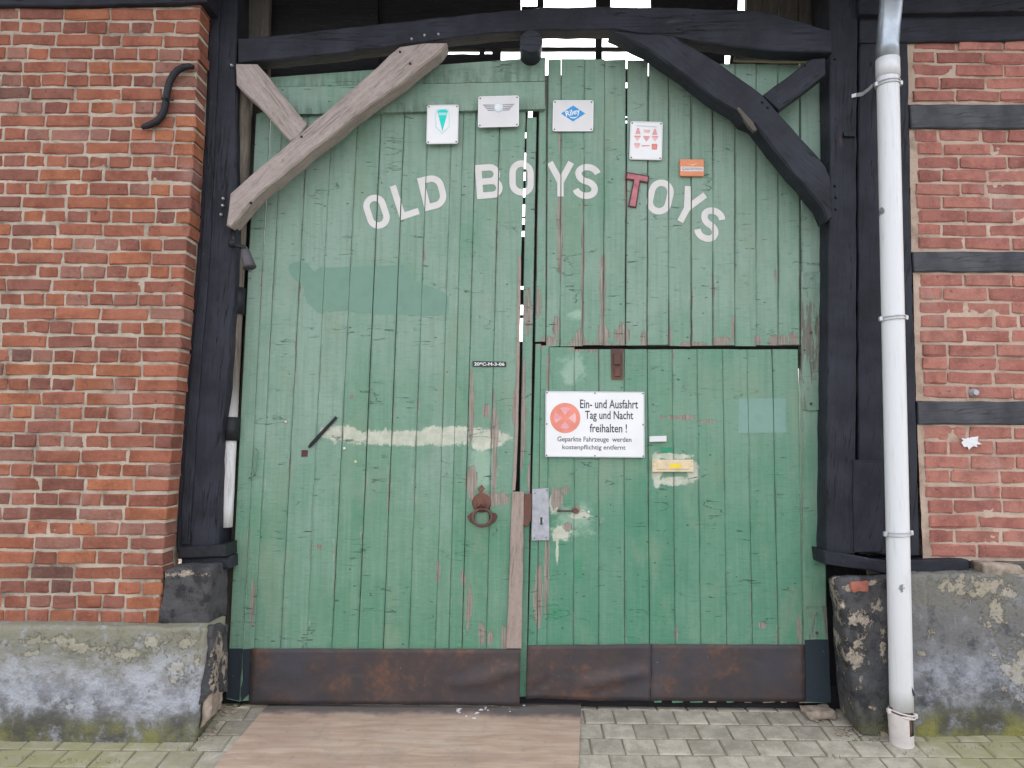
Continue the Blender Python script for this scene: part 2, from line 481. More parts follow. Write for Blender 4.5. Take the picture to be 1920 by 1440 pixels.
M = {}
M['brick_l'] = brick_mat('old_red_brick', 0.4)
M['brick_r'] = brick_mat('rough_red_brick', 1.0)
M['mortar_l'] = mortar_mat('lime_mortar', (0.54, 0.46, 0.38), (0.435, 0.365, 0.295), (0.19, 0.155, 0.128))
M['mortar_r'] = mortar_mat('pale_mortar', (0.56, 0.44, 0.36), (0.48, 0.36, 0.285), (0.30, 0.21, 0.165))
M['black'] = black_timber('black_painted_timber', 0.0)
M['black_chip'] = black_timber('chipped_black_timber', 1.0)
M['rail'] = black_timber('grey_black_timber', 0.0, base=(0.03, 0.031, 0.039), light=(0.085, 0.086, 0.098))
M['grey'] = grey_timber('weathered_oak')
M['grey2'] = grey_timber('weathered_batten', (0.37, 0.30, 0.26), (0.29, 0.225, 0.19), (0.16, 0.12, 0.10))
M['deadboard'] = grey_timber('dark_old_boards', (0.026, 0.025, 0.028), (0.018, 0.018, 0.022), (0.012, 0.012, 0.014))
M['brownboard'] = grey_timber('brown_old_boards', (0.13, 0.115, 0.10), (0.07, 0.062, 0.055), (0.03, 0.028, 0.027))
M['rust'] = rust_mat('rusty_sheet')
M['rust2'] = rust_mat('rusty_fitting', (0.11, 0.05, 0.038), (0.17, 0.075, 0.052), (0.25, 0.11, 0.07), 0.7, 0.1)
M['iron'] = plain('black_iron', (0.022, 0.022, 0.027), 0.5, 0.3, 0.2, 30, 0.4)
M['zinc'] = plain('dull_zinc', (0.42, 0.46, 0.52), 0.36, 0.75, 0.18, 9, 0.1)
M['lockplate'] = plain('grey_lock_plate', (0.42, 0.42, 0.46), 0.5, 0.25, 0.12, 30, 0.3)
bp_ = MB('white_pipe_paint')
pst = bp_.noise(bp_.pos, 9, 5, 0.65, stretch=(6, 6, 0.5))
pc = bp_.mix(bp_.step(pst, 0.5, 0.75, 0, 0.6), (0.67, 0.67, 0.69), (0.47, 0.47, 0.475))
pc = bp_.mix(bp_.step(bp_.noise(bp_.pos, 38, 5, 0.75), 0.68, 0.74, 0, 0.55), pc, (0.30, 0.29, 0.28))
pc = bp_.mix(bp_.step(bp_.xyz(bp_.pos)[2], 0.9, 0.1, 0, 0.3), pc, (0.52, 0.50, 0.47))
pc = bp_.mix(bp_.step(bp_.math('ADD', bp_.blobs([(1691, 1104, 5, 9), (1660, 392, 3, 8)], -0.37), bp_.math('MULTIPLY', bp_.math('SUBTRACT', bp_.noise(bp_.pos, 60, 5, 0.8), 0.5), 4.0)), 0.2, 0.5, 0, 0.8), pc, (0.08, 0.08, 0.08))
M['pvc'] = bp_.bsdf(pc, 0.42, 0, bp_.bump(bp_.noise(bp_.pos, 20, 3), 0.06, 0.004), 0.4)
M['pvc_end'] = plain('pinkish_white_pipe', (0.62, 0.56, 0.54), 0.5, 0.0, 0.10, 12, 0.15)
M['galv'] = plain('galvanised_clip', (0.58, 0.58, 0.60), 0.42, 0.4, 0.12, 20, 0.1)
M['white'] = plain('white_enamel', (0.80, 0.79, 0.80), 0.3, 0.0, 0.03, 6, 0.03, 0.5)
M['whitegrey'] = plain('greyish_white_enamel', (0.70, 0.68, 0.69), 0.32, 0.0, 0.04, 6, 0.03, 0.5)
M['ink'] = plain('black_ink', (0.045, 0.045, 0.05), 0.5, 0.0, 0.1, 40, 0.0)
M['greyink'] = plain('grey_ink', (0.30, 0.29, 0.32), 0.5, 0.0, 0.1, 40, 0.0)
M['paleink'] = plain('pale_grey_ink', (0.60, 0.60, 0.62), 0.5, 0.0, 0.05, 40, 0.0)
M['red'] = plain('faded_red_print', (0.78, 0.26, 0.19), 0.45, 0.0, 0.08, 18, 0.0)
M['pink'] = plain('bleached_pink_print', (0.76, 0.36, 0.38), 0.45, 0.0, 0.10, 40, 0.0)
M['palepink'] = plain('pale_pink_print', (0.82, 0.48, 0.48), 0.45, 0.0, 0.06, 40, 0.0)
M['signred'] = plain('sign_red', (0.74, 0.22, 0.20), 0.4, 0.0, 0.12, 60, 0.0)
M['blue'] = plain('sign_blue', (0.03, 0.30, 0.66), 0.35, 0.0, 0.05, 40, 0.0)
M['turq'] = plain('sign_turquoise', (0.0, 0.66, 0.58), 0.35, 0.0, 0.05, 40, 0.0)
M['paleturq'] = plain('sign_pale_turquoise', (0.30, 0.74, 0.68), 0.35, 0.0, 0.05, 40, 0.0)
M['paleblue'] = plain('sign_pale_blue', (0.62, 0.72, 0.76), 0.35, 0.0, 0.05, 40, 0.0)
M['orange'] = plain('sign_orange', (0.72, 0.26, 0.13), 0.4, 0.0, 0.06, 40, 0.0)
M['gold'] = plain('sign_gold', (0.80, 0.52, 0.22), 0.4, 0.0, 0.06, 40, 0.0)
M['letter'] = worn_paint('white_letter_paint', (0.68, 0.645, 0.625), 0.71)
M['tletter'] = plain('dusty_red_letter', (0.46, 0.16, 0.18), 0.55, 0.0, 0.15, 30, 0.2)
M['tdark'] = plain('dark_red_letter_edge', (0.11, 0.035, 0.045), 0.6, 0.0, 0.15, 30, 0.2)
M['ghost'] = worn_paint('darker_green_patch', (0.165, 0.285, 0.222), 0.72)
M['ghostlight'] = worn_paint('pale_turquoise_patch', (0.20, 0.335, 0.285), 0.70)
M['creamplastic'] = plain('cream_letter_flap', (0.70, 0.56, 0.38), 0.45, 0.0, 0.08, 20, 0.05)
M['yellow'] = plain('yellow_sticker', (0.80, 0.62, 0.03), 0.4, 0.0, 0.04, 20, 0.0)
M['tape'] = plain('green_tape', (0.03, 0.26, 0.13), 0.5, 0.0, 0.08, 20, 0.05)
M['stonedust'] = plain('broken_mortar', (0.36, 0.29, 0.235), 0.95, 0.0, 0.25, 20, 0.8)
M['flake'] = plain('white_paint_flake', (0.72, 0.72, 0.74), 0.6, 0.0, 0.05, 60, 0.1)
M['tile'] = plain('clay_roof_tile', (0.20, 0.085, 0.06), 0.85, 0.0, 0.25, 8, 0.4)
M['darkgate'] = worn_paint('blue_black_gate_foot', (0.022, 0.032, 0.042), 0.66)
M['grass'] = plain('grass_blade', (0.12, 0.19, 0.045), 0.7, 0.0, 0.2, 40, 0.0)
M['soil'] = mortar_mat('mossy_sand', (0.27, 0.24, 0.175), (0.19, 0.17, 0.12), (0.11, 0.105, 0.07))
M['paver'] = paver_mat('concrete_paver')
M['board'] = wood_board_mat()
M['asphalt'] = plain('street_surface', (0.12, 0.118, 0.112), 0.9, 0, 0.2, 6, 0.5)
M['plinth_l'] = plaster_mat('left_plinth_render', (0.245, 0.235, 0.195), (0.245, 0.248, 0.275), (0.125, 0.122, 0.118),
                            (0.40, 0.365, 0.28), (0.12, 0.122, 0.132), 0.44, 0.0, 0.8, 0.64, 0.6, 0.55,
                            [(90, 1202, 60, 9), (150, 1212, 40, 8), (235, 1222, 34, 18), (330, 1252, 16, 26), (345, 1208, 20, 12), (60, 1225, 20, 6), (130, 1325, 12, 8), (290, 1205, 30, 10), (370, 1240, 8, 36)], -0.37, 0.85)
M['plinth_r'] = plaster_mat('right_plinth_render', (0.175, 0.17, 0.168), (0.185, 0.187, 0.21), (0.105, 0.102, 0.095),
                            (0.42, 0.365, 0.285), (0.075, 0.077, 0.088), 0.60, 0.03, 0.9, 0.63, 0.35, 0.52,
                            [(1830, 1105, 66, 26), (1862, 1140, 22, 40), (1905, 1255, 34, 50), (1860, 1228, 14, 10), (1730, 1225, 12, 8), (1745, 1187, 8, 10), (1735, 1262, 10, 8)], -0.235, 0.5)
M['pier'] = plaster_mat('black_pier_render', (0.085, 0.082, 0.085), (0.066, 0.066, 0.072), (0.08, 0.078, 0.075),
                        (0.47, 0.39, 0.31), (0.03, 0.03, 0.034), 0.62, 0.0, 0.3, 0.60, 0.0, 0.47,
                        [(1605, 1225, 22, 36), (1612, 1160, 34, 18), (1570, 1120, 14, 40), (1590, 1350, 12, 50), (1640, 1140, 16, 18), (1590, 1105, 20, 8), (1614, 1282, 6, 16), (1572, 1262, 5, 14), (1640, 1092, 24, 8), (1655, 1215, 6, 30), (412, 1240, 10, 40), (390, 1185, 10, 14), (350, 1075, 40, 6), (1640, 1330, 10, 10)])

L_PEEL = [(884,760,7,90),(927,800,8,70),(912,770,8,14),(880,1140,6,50),(905,1190,9,26),(918,1195,6,18),(868,1080,5,12),(820,1085,4,10),(870,1090,5,16),
          (884,905,12,40),(927,890,6,60),(930,935,34,16),(598,1025,7,5),(945,1195,6,30),(822,1065,4,16),(660,743,5,5),(795,480,3,12),(474,1130,5,60),(965,760,6,40)]
L_CREAM = [(775,821,196,18),(640,814,50,17),(920,822,46,18),(908,832,34,14),(850,808,70,11)]
L_LIGHT = [(905,880,34,60)]
R_PEEL = [(1050,440,6,120),(1093,520,4,150),(1130,560,7,90),(1010,570,8,30),(1042,615,9,26),(1088,636,14,18),(1130,625,12,24),(1168,628,15,24),
          (1207,636,7,16),(1255,634,5,20),(1300,645,30,5),(1352,640,20,10),(1375,610,5,28),(1420,638,8,12),(1458,640,20,12),(1490,635,12,14),(1030,640,20,12),
          (1110,646,50,5),(1455,515,3,16),(1028,700,4,60),(1270,783,30,5),(1320,788,20,3),(1080,655,14,5),(1173,360,3,60),(1050,255,3,40)]
R_LIGHT = [(1082,590,18,14),(1080,690,16,22)]
W_PEEL = [(1045,935,14,20),(1080,955,10,10),(1063,988,9,9),(1025,1080,5,90),(1010,1120,8,80),(1028,700,4,50),(1270,783,32,6),(1325,790,18,3),
          (1082,655,12,5),(1110,658,14,3),(1268,1187,4,14),(1500,1180,5,30),(1430,1173,10,7),(1060,920,10,10),(1015,640,16,16)]
W_CREAM = [(1265,855,44,7),(1232,880,12,34),(1300,885,12,28),(1262,902,36,10),(1050,1000,22,18),(1045,1030,4,34),(1085,965,22,9),(1040,945,12,26),(1232,905,8,12)]
W_LIGHT = [(1075,690,30,40),(1075,975,50,40)]
W_FRESH = [(1040,1150,24,20),(1085,1065,16,40)]
M['paint_l'] = gate_paint('green_paint_left', (0.240, 0.340, 0.278), (0.165, 0.290, 0.208), (0.105, 0.245, 0.155), L_PEEL, L_CREAM, L_LIGHT, None, 0.3, 2.4, 0.42)
M['paint_r'] = gate_paint('green_paint_upper_right', (0.240, 0.340, 0.278), (0.165, 0.290, 0.208), (0.105, 0.245, 0.155), R_PEEL, None, R_LIGHT, None, 1.2, 2.6, 0.42)
M['paint_w'] = gate_paint('green_paint_wicket', (0.175, 0.30, 0.22), (0.122, 0.265, 0.178), (0.082, 0.235, 0.148), W_PEEL, W_CREAM, W_LIGHT, W_FRESH, 0.2, 2.2, 0.40)
M['paint_h'] = gate_paint('green_paint_cross_boards', (0.240, 0.340, 0.278), (0.165, 0.290, 0.208), (0.105, 0.245, 0.155), None, None, None, None, 0.3, 2.4, 0.12)
M['paint_s'] = gate_paint('green_paint_strips', (0.21, 0.31, 0.25), (0.145, 0.275, 0.20), (0.09, 0.23, 0.15), [(990,590,8,50),(980,760,7,90),(978,830,8,60),(992,900,5,30),(995,1100,5,120)], None, None, [(985,870,6,60)], 0.3, 2.5, 0.5)

# ================================================================== GROUND
gv, gf = [], []
ys = [60, 30, 8, 1.0, 0.3, 0.0, -0.2, -0.4, -0.6, -0.9, -1.2, -2.0, -3.0, -5.0, -9.0, -30, -90]
xs = [-120, -30, -8, -4, -2, 0, 2, 4, 8, 30, 120]
for y in ys:
    for x in xs:
        gv.append((x, y, gz(y) - (0.0075 if abs(y) < 3 else 0.03)))
for j in range(len(ys) - 1):
    for i in range(len(xs) - 1):
        a = j * len(xs) + i
        gf.append((a + len(xs), a + len(xs) + 1, a + 1, a))
ground = mesh_obj('ground', gv, gf, M['soil'])
tag(ground, kind='structure')

pavement = bpy.data.objects.new('pavement', None)
C.objects.link(pavement)
tag(pavement, kind='structure')

def paver_mesh(w, d, seed):
    random.seed(seed)
    b = 0.006
    vs = []
    top = [(-w/2+b, -d/2+b), (0, -d/2+b), (w/2-b, -d/2+b), (w/2-b, d/2-b), (0, d/2-b), (-w/2+b, d/2-b)]
    out = [(-w/2, -d/2), (0, -d/2), (w/2, -d/2), (w/2, d/2), (0, d/2), (-w/2, d/2)]
    for x, y in top: vs.append((x + rnd(.003), y + rnd(.003), 0.0 + rnd(.0012)))
    for x, y in out: vs.append((x + rnd(.002), y + rnd(.002), -0.006))
    for x, y in out: vs.append((x, y, -0.05))
    fs = [(0, 1, 4, 5), (1, 2, 3, 4)]
    for k in range(6):
        n = (k + 1) % 6
        fs.append((6 + k, 6 + n, n, k))
        fs.append((12 + k, 12 + n, 6 + n, 6 + k))
    me = bpy.data.meshes.new('paver')
    me.from_pydata(vs, [], fs)
    me.materials.append(M['paver'])
    return me

PW, PD = 0.164, 0.150
pm = [paver_mesh(PW - 0.006, PD - 0.006, 100 + k) for k in range(8)]
random.seed(5)
far_v, far_f = [], []
y = 0.16
row = 0
while y > -2.6:
    yc = y - PD / 2
    x0 = -3.7 + (PW * 0.5 if row % 2 else 0) + rnd(0.01)
    n = int(7.4 / PW)
    for i in range(n):
        xc = x0 + i * PW
        slope = math.atan((gz(yc + 0.05) - gz(yc - 0.05)) / 0.1)
        z = gz(yc) - 0.002 + rnd(0.002)
        vis = -0.85 < yc < 0.1 and abs(xc) < 2.75
        # nothing to see below the plinths
        if xc < -1.95 and yc > -0.25: continue
        if xc > 1.95 and yc > -0.15: continue
        if vis:
            o = bpy.data.objects.new('paver', random.choice(pm))
            o.location = (xc, yc, z)
            o.rotation_euler = (slope + rnd(.012), rnd(.012), rnd(.012))
            g = random.uniform(0.82, 1.12)
            o.color = (0.42 * g, 0.38 * g, 0.315 * g, 1)
            put(o, pavement)
        else:
            b0 = len(far_v)
            hw, hd = PW / 2 - 0.005, PD / 2 - 0.005
            t = math.tan(slope)
            for sx, sy in ((-1, -1), (1, -1), (1, 1), (-1, 1)):
                far_v.append((xc + sx * hw, yc + sy * hd, z + sy * hd * t))
            for sx, sy in ((-1, -1), (1, -1), (1, 1), (-1, 1)):
                far_v.append((xc + sx * hw, yc + sy * hd, z - 0.04 + sy * hd * t))
            far_f += [(b0, b0+1, b0+2, b0+3)] + [(b0+4+k, b0+4+(k+1) % 4, b0+(k+1) % 4, b0+k) for k in range(4)]
    y -= PD
    row += 1
fp = mesh_obj('pavers', far_v, far_f, M['paver'], pavement)
fp.color = (0.32, 0.305, 0.28, 1)
tag(fp, kind='stuff')
street = mesh_obj('street', [(-120, -90, -0.22), (120, -90, -0.22), (120, -3.0, -0.19), (-120, -3.0, -0.19)], [(0, 1, 2, 3)], M['asphalt'])
tag(street, kind='structure')

# mat of wood-look sheet lying in front of the gate
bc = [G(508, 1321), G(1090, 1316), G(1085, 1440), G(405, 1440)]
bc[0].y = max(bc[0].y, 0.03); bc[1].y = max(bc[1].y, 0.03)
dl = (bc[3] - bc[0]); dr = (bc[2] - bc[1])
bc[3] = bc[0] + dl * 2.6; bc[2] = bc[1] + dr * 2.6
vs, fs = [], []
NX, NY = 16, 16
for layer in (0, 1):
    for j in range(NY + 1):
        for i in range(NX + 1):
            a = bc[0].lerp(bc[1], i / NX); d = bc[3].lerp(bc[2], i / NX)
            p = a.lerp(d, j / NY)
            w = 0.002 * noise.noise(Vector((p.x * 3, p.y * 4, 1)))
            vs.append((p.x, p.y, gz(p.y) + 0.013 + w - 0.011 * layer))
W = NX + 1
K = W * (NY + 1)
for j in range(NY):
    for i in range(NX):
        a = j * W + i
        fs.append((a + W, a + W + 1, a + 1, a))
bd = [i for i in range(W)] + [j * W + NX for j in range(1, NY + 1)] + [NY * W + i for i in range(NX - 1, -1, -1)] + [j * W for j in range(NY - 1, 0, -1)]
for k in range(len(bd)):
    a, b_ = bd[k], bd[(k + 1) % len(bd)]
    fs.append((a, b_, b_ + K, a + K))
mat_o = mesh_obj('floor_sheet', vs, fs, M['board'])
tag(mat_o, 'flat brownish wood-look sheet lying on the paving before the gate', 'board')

# ================================================================== ROUGH MASONRY BLOCKS
def hexa(name, front, Yf, back, Yb, mat, parent=None, res=0.025, amp=0.008, freq=9.0, soft=0.02):
    """rough block between two measured quads (TL, TR, BR, BL)"""
    f = [P(x, y, Yf) for x, y in front]
    k = [P(x, y, Yb) if back else None for x, y in (back or front)]
    if not back:
        k = [Vector((p.x, Yb, p.z)) for p in f]
    lx = max((f[0] - f[1]).length, (f[3] - f[2]).length); lz = max((f[0] - f[3]).length, (f[1] - f[2]).length); ly = (f[0] - k[0]).length
    nx, nz, ny = max(2, int(lx / res)), max(2, int(lz / res)), max(2, int(ly / res))
    bm = bmesh.new()
    cache = {}
    ctr = sum(f + k, Vector()) / 8
    def vert(u, v, w):
        key = (u, v, w)
        if key in cache: return cache[key]
        a, b_, c = u / nx, v / nz, w / ny
        fr = f[0].lerp(f[1], a).lerp(f[3].lerp(f[2], a), b_)
        bk = k[0].lerp(k[1], a).lerp(k[3].lerp(k[2], a), b_)
        p = fr.lerp(bk, c)
        q = p.copy()
        # rounded arrises
        du, dv, dw = min(u, nx - u) * res, min(v, nz - v) * res, min(w, ny - w) * res
        near = sorted([du, dv, dw])
        if near[1] < soft:
            q += (ctr - p).normalized() * (soft - near[1]) * 0.45
        q += Vector(noise.noise_vector(p * freq)) * amp + Vector(noise.noise_vector(p * freq * 3.1)) * amp * 0.4
        big = noise.noise(p * 3.3 + Vector((7, 3, 1)))
        q.y += big * amp * 1.5
        cache[key] = bm.verts.new(q)
        return cache[key]
    def face(a, b_, c, d):
        try: bm.faces.new((a, b_, c, d))
        except ValueError: pass
    for i in range(nx):
        for j in range(nz):
            face(vert(i, j + 1, 0), vert(i + 1, j + 1, 0), vert(i + 1, j, 0), vert(i, j, 0))
    for i in range(nx):
        for w in range(ny):
            face(vert(i, 0, w), vert(i + 1, 0, w), vert(i + 1, 0, w + 1), vert(i, 0, w + 1))
    for j in range(nz):
        for w in range(ny):
            face(vert(0, j, w), vert(0, j, w + 1), vert(0, j + 1, w + 1), vert(0, j + 1, w))
            face(vert(nx, j, w), vert(nx, j + 1, w), vert(nx, j + 1, w + 1), vert(nx, j, w + 1))
    return bm_obj(name, bm, mat, parent, smooth=True)

BL_Y = -0.27      # face of the left brick wall
PL = thing('rendered_plinth', P(190, 1400, -0.37), 'low grey rendered plinth with flaking cream patches under the left brick wall', 'plinth')
hexa('render', [(-420, 1168), (388, 1177), (364, 1402), (-420, 1425)], -0.37, None, -0.10, M['plinth_l'], PL, 0.022, 0.009, 8.0)
hexa('corner_render', [(386, 1172), (398, 1172), (398, 1300), (366, 1330)], -0.352, [(402, 1168), (428, 1168), (428, 1300), (404, 1300)], -0.06, M['pier'], PL, 0.02, 0.010, 12)
hexa('broken_chunk', [(384, 1292), (402, 1280), (392, 1352), (372, 1372)], -0.34, [(406, 1284), (426, 1272), (414, 1330), (396, 1340)], -0.10, M['stonedust'], PL, 0.015, 0.010, 20)

BP = thing('pier_block', P(360, 1170, -0.29), 'rough black painted block carrying the left gate post', 'pier')
hexa('block', [(309, 1066), (396, 1062), (391, 1174), (294, 1170)], -0.292, None, -0.03, M['pier'], BP, 0.018, 0.009, 10)

RPi = thing('rendered_pier', P(1630, 1380, -0.25), 'black pier with flaking cream render beside the right gate leaf', 'pier')
hexa('render', [(1562, 1082), (1700, 1077), (1706, 1392), (1614, 1380)], -0.25, [(1553, 1080), (1690, 1076), (1690, 1340), (1572, 1330)], -0.03, M['pier'], RPi, 0.02, 0.011, 8)
bk = P(1611, 1100, -0.268)
hexa('exposed_brick', [(1594, 1091), (1632, 1088), (1632, 1110), (1597, 1112)], -0.268, None, -0.22, M['brick_r'], RPi, 0.012, 0.004, 20).color = (0.36, 0.13, 0.09, 1)

PR = thing('rendered_plinth', P(1850, 1395, -0.24), 'grey and mossy rendered plinth with cream patches under the right half-timbered wall', 'plinth')
hexa('render', [(1716, 1076), (2340, 1070), (2340, 1400), (1722, 1397)], -0.235, None, -0.05, M['plinth_r'], PR, 0.022, 0.009, 8)
hexa('render_strip', [(1692, 1078), (1738, 1076), (1756, 1390), (1706, 1394)], -0.247, None, -0.06, M['plinth_r'], PR, 0.02, 0.007, 12)
sc = hexa('loose_stone', [(1510, 1336), (1568, 1332), (1572, 1350), (1520, 1352)], -0.10, None, 0.02, M['stonedust'], None, 0.012, 0.006, 25)
tag(sc, 'small flat broken stone lying at the foot of the right pier', 'stone')
sc2 = hexa('loose_stone', [(1840, 1055), (1915, 1060), (1930, 1082), (1848, 1080)], -0.235, None, -0.13, M['stonedust'], None, 0.012, 0.008, 20)
tag(sc2, 'pale mossy lump of stone on top of the right plinth', 'stone')

# ================================================================== BRICKWORK
def brick_mesh(w, h, d, seed, rough=1.0, mat=None):
    """front face of 5 x 3 vertices with worn arrises, sides running back into the wall"""
    random.seed(seed)
    nx, nz = 5, 4
    vs = []
    tilt = rnd(.0015) * rough
    for j in range(nz):
        for i in range(nx):
            x = (-0.5, -0.5 + 0.007 / w, rnd(.15), 0.5 - 0.007 / w, 0.5)[i] * w
            z = (-0.5, -0.5 + 0.006 / h, 0.5 - 0.006 / h, 0.5)[j] * h
            edge = i in (0, nx - 1) or j in (0, nz - 1)
            corner = i in (0, nx - 1) and j in (0, nz - 1)
            x += rnd(.0028) * rough; z += rnd(.0024) * rough
            if corner: x *= 0.985; z *= 0.95
            yy = (0.0050 + rnd(.0018) * rough) if edge else (rnd(.0010) * rough + tilt * z / h)
            vs.append((x, yy, z))
    fs = []
    for j in range(nz - 1):
        for i in range(nx - 1):
            a = j * nx + i
            fs.append((a, a + 1, a + nx + 1, a + nx))
    ring = [i for i in range(nx)] + [j * nx + nx - 1 for j in range(1, nz)] + [(nz - 1) * nx + i for i in range(nx - 2, -1, -1)] + [j * nx for j in range(nz - 2, 0, -1)]
    b0 = len(vs)
    for k in ring:
        x, y, z = vs[k]
        vs.append((x * 1.01, d, z * 1.01))
    n = len(ring)
    for k in range(n):
        a, b_ = ring[k], ring[(k + 1) % n]
        fs.append((b_, a, b0 + k, b0 + (k + 1) % n))
    me = bpy.data.meshes.new('brick')
    me.from_pydata(vs, [], fs)
    me.materials.append(mat)
    me.polygons.foreach_set('use_smooth', [False] * len(me.polygons))
    return me

def join_bricks(name, items, mat, parent):
    """items: (mesh, location, scale) -> one mesh"""
    vs, fs = [], []
    for me, loc, s in items:
        b0 = len(vs)
        for v in me.vertices: vs.append((loc[0] + v.co.x * s[0], loc[1] + v.co.y, loc[2] + v.co.z * s[2]))
        for p in me.polygons: fs.append(tuple(b0 + i for i in p.vertices))
    o = mesh_obj(name, vs, fs, mat, parent)
    return o

def mortar_sheet(name, quadfun, nx, nz, Y, mat, parent, amp, sideR=None, sideL=None):
    vs, fs = [], []
    for j in range(nz + 1):
        for i in range(nx + 1):
            x, z = quadfun(i / nx, j / nz)
            p = Vector((x, 0, z))
            d = noise.noise(p * 16) * amp + noise.noise(p * 45 + Vector((3, 1, 9))) * amp * 0.7 + noise.noise(p * 4) * amp * 0.5
            vs.append((x, Y + d, z))
    W = nx + 1
    for j in range(nz):
        for i in range(nx):
            a = j * W + i
            fs.append((a, a + 1, a + W + 1, a + W))
    for side, col in ((sideR, nx), (sideL, 0)):
        if side:
            b0 = len(vs)
            for j in range(nz + 1):
                v = vs[j * W + col]
                vs.append((v[0] + rnd(.002), Y + side, v[2]))
            for j in range(nz):
                q = (j * W + col, b0 + j, b0 + j + 1, (j + 1) * W + col)
                fs.append(q if col else q[::-1])
    return mesh_obj(name, vs, fs, mat, parent, smooth=True)

# ---------- left wall
PAL_L = [((0.325, 0.122, 0.078), 5), ((0.295, 0.113, 0.076), 5), ((0.255, 0.105, 0.078), 3), ((0.36, 0.135, 0.074), 3), ((0.185, 0.092, 0.073), 0.7), ((0.31, 0.148, 0.113), 3), ((0.345, 0.125, 0.076), 3)]
def pick(pal):
    tot = sum(w for _, w in pal); r = random.uniform(0, tot)
    for c, w in pal:
        r -= w
        if r <= 0: return c
    return pal[0][0]

LW = thing('brick_wall', P(150, 1172, BL_Y), 'old red brick wall left of the gate with pale smeared joints', 'wall')
zb, zt = P(150, 1171, BL_Y).z, P(150, 38, BL_Y).z
NR = 43
ph = (zt - zb) / NR
def left_edge_px(py):      # measured corner of the wall
    pts = [(0, 379), (40, 377), (250, 367), (370, 360), (500, 349), (640, 340), (735, 332), (850, 323), (1010, 311), (1050, 308), (1175, 300)]
    for (y0, x0), (y1, x1) in zip(pts, pts[1:]):
        if py <= y1: return x0 + (x1 - x0) * (py - y0) / (y1 - y0)
    return 300
def z_to_py(z):
    lo, hi = -100, 1300
    for _ in range(40):
        m = (lo + hi) / 2
        if P(340, m, BL_Y).z > z: lo = m
        else: hi = m
    return lo
def left_edge(z): 
    py = z_to_py(z); return P(left_edge_px(py), py, BL_Y).x
HW = 0.122; SW = 0.243
hm = [brick_mesh(1.0 * (HW - .012), ph - 0.0128, 0.13, 300 + k, 1.5, M['brick_l']) for k in range(14)]
sm = [brick_mesh(1.0 * (SW - .013), ph - 0.0128, 0.13, 400 + k, 1.5, M['brick_l']) for k in range(14)]
random.seed(77)
off_items = []
count = 0
XL = P(0, 700, BL_Y).x
for r in range(-0, NR + 6):
    zc = zb + (r + 0.5) * ph
    xr = left_edge(zc) + rnd(.006)
    header = (r % 2 == 0)
    x = xr
    first = True
    while x > XL - 1.4:
        if header:
            w = HW if not (first and r % 4 == 0) else HW * 0.75
            w *= random.uniform(0.88, 1.1)
            if random.random() < 0.10: w = SW * random.uniform(.85, 1)
        else:
            w = SW * random.uniform(0.93, 1.05)
            if first: w *= 0.78 if r % 4 == 1 else 1.0
            if random.random() < 0.12: w = HW * random.uniform(.9, 1.2)
        big = w > 0.17
        me = random.choice(sm if big else hm)
        nominal = (SW if big else HW)
        s = ((w - .011) / (nominal - .0115), 1, random.uniform(0.95, 1.03))
        loc = (x - w / 2, BL_Y + rnd(.0035), zc + rnd(.003))
        onscreen = x > XL - 0.03 and r < NR + 2
        if onscreen and count < 330:
            o = bpy.data.objects.new('brick', me)
            o.location = loc; o.scale = s
            o.rotation_euler = (rnd(.01), rnd(.012), rnd(.015))
            c = pick(PAL_L); g = random.uniform(.85, 1.12)
            o.color = (c[0] * g, c[1] * g, c[2] * g, 1)
            put(o, LW); count += 1
        else:
            off_items.append((me, loc, s))
        x -= w
        first = False
ob = join_bricks('bricks', off_items, M['brick_l'], LW); ob.color = (0.3, 0.105, 0.065, 1)
tag(ob, kind='stuff')
def lq(u, v):
    z = zb - 0.01 + v * ((NR + 6) * ph)
    xr = left_edge(z) - 0.013
    xl = XL - 1.4
    return xl + (xr - xl) * u, z
mortar_sheet('mortar', lq, 170, 330, BL_Y + 0.0068, M['mortar_l'], LW, 0.0034, sideR=0.2)

def core(name, x0, x1, y0, y1, z0, z1, parent):
    vs = [(x, y, z) for z in (z0, z1) for y in (y0, y1) for x in (x0, x1)]
    return mesh_obj(name, vs, [(0, 1, 5, 4), (1, 3, 7, 5), (3, 2, 6, 7), (2, 0, 4, 6), (4, 5, 7, 6), (0, 2, 3, 1)], M['mortar_l'], parent)
core('wall_core', XL - 1.4, P(372, 700, 0).x - .12, -0.05, 0.25, -0.1, 4.3, LW)

# ---------- right wall
RW = thing('half_timbered_wall', P(1850, 1060, -0.11), 'half-timbered wall of red brick panels between dark timbers right of the gate', 'wall')
RY = -0.105
PAL_R = [((0.40, 0.165, 0.13), 5), ((0.37, 0.15, 0.12), 4), ((0.43, 0.19, 0.15), 3), ((0.34, 0.135, 0.11), 2)]
def rpanel_left(py):
    pts = [(60, 1704), (195, 1706), (240, 1709), (470, 1713), (515, 1716), (750, 1722), (800, 1724), (1050, 1735)]
    for (y0, x0), (y1, x1) in zip(pts, pts[1:]):
        if py <= y1: return x0 + (x1 - x0) * (py - y0) / (y1 - y0)
    return 1736
panels = [(72, 192), (242, 469), (512, 749), (798, 1048)]
rph = 0.0785
rm = [brick_mesh(0.258 - .016, rph - 0.0155, 0.09, 500 + k, 2.1, M['brick_r']) for k in range(16)]
random.seed(31)
off_items = []
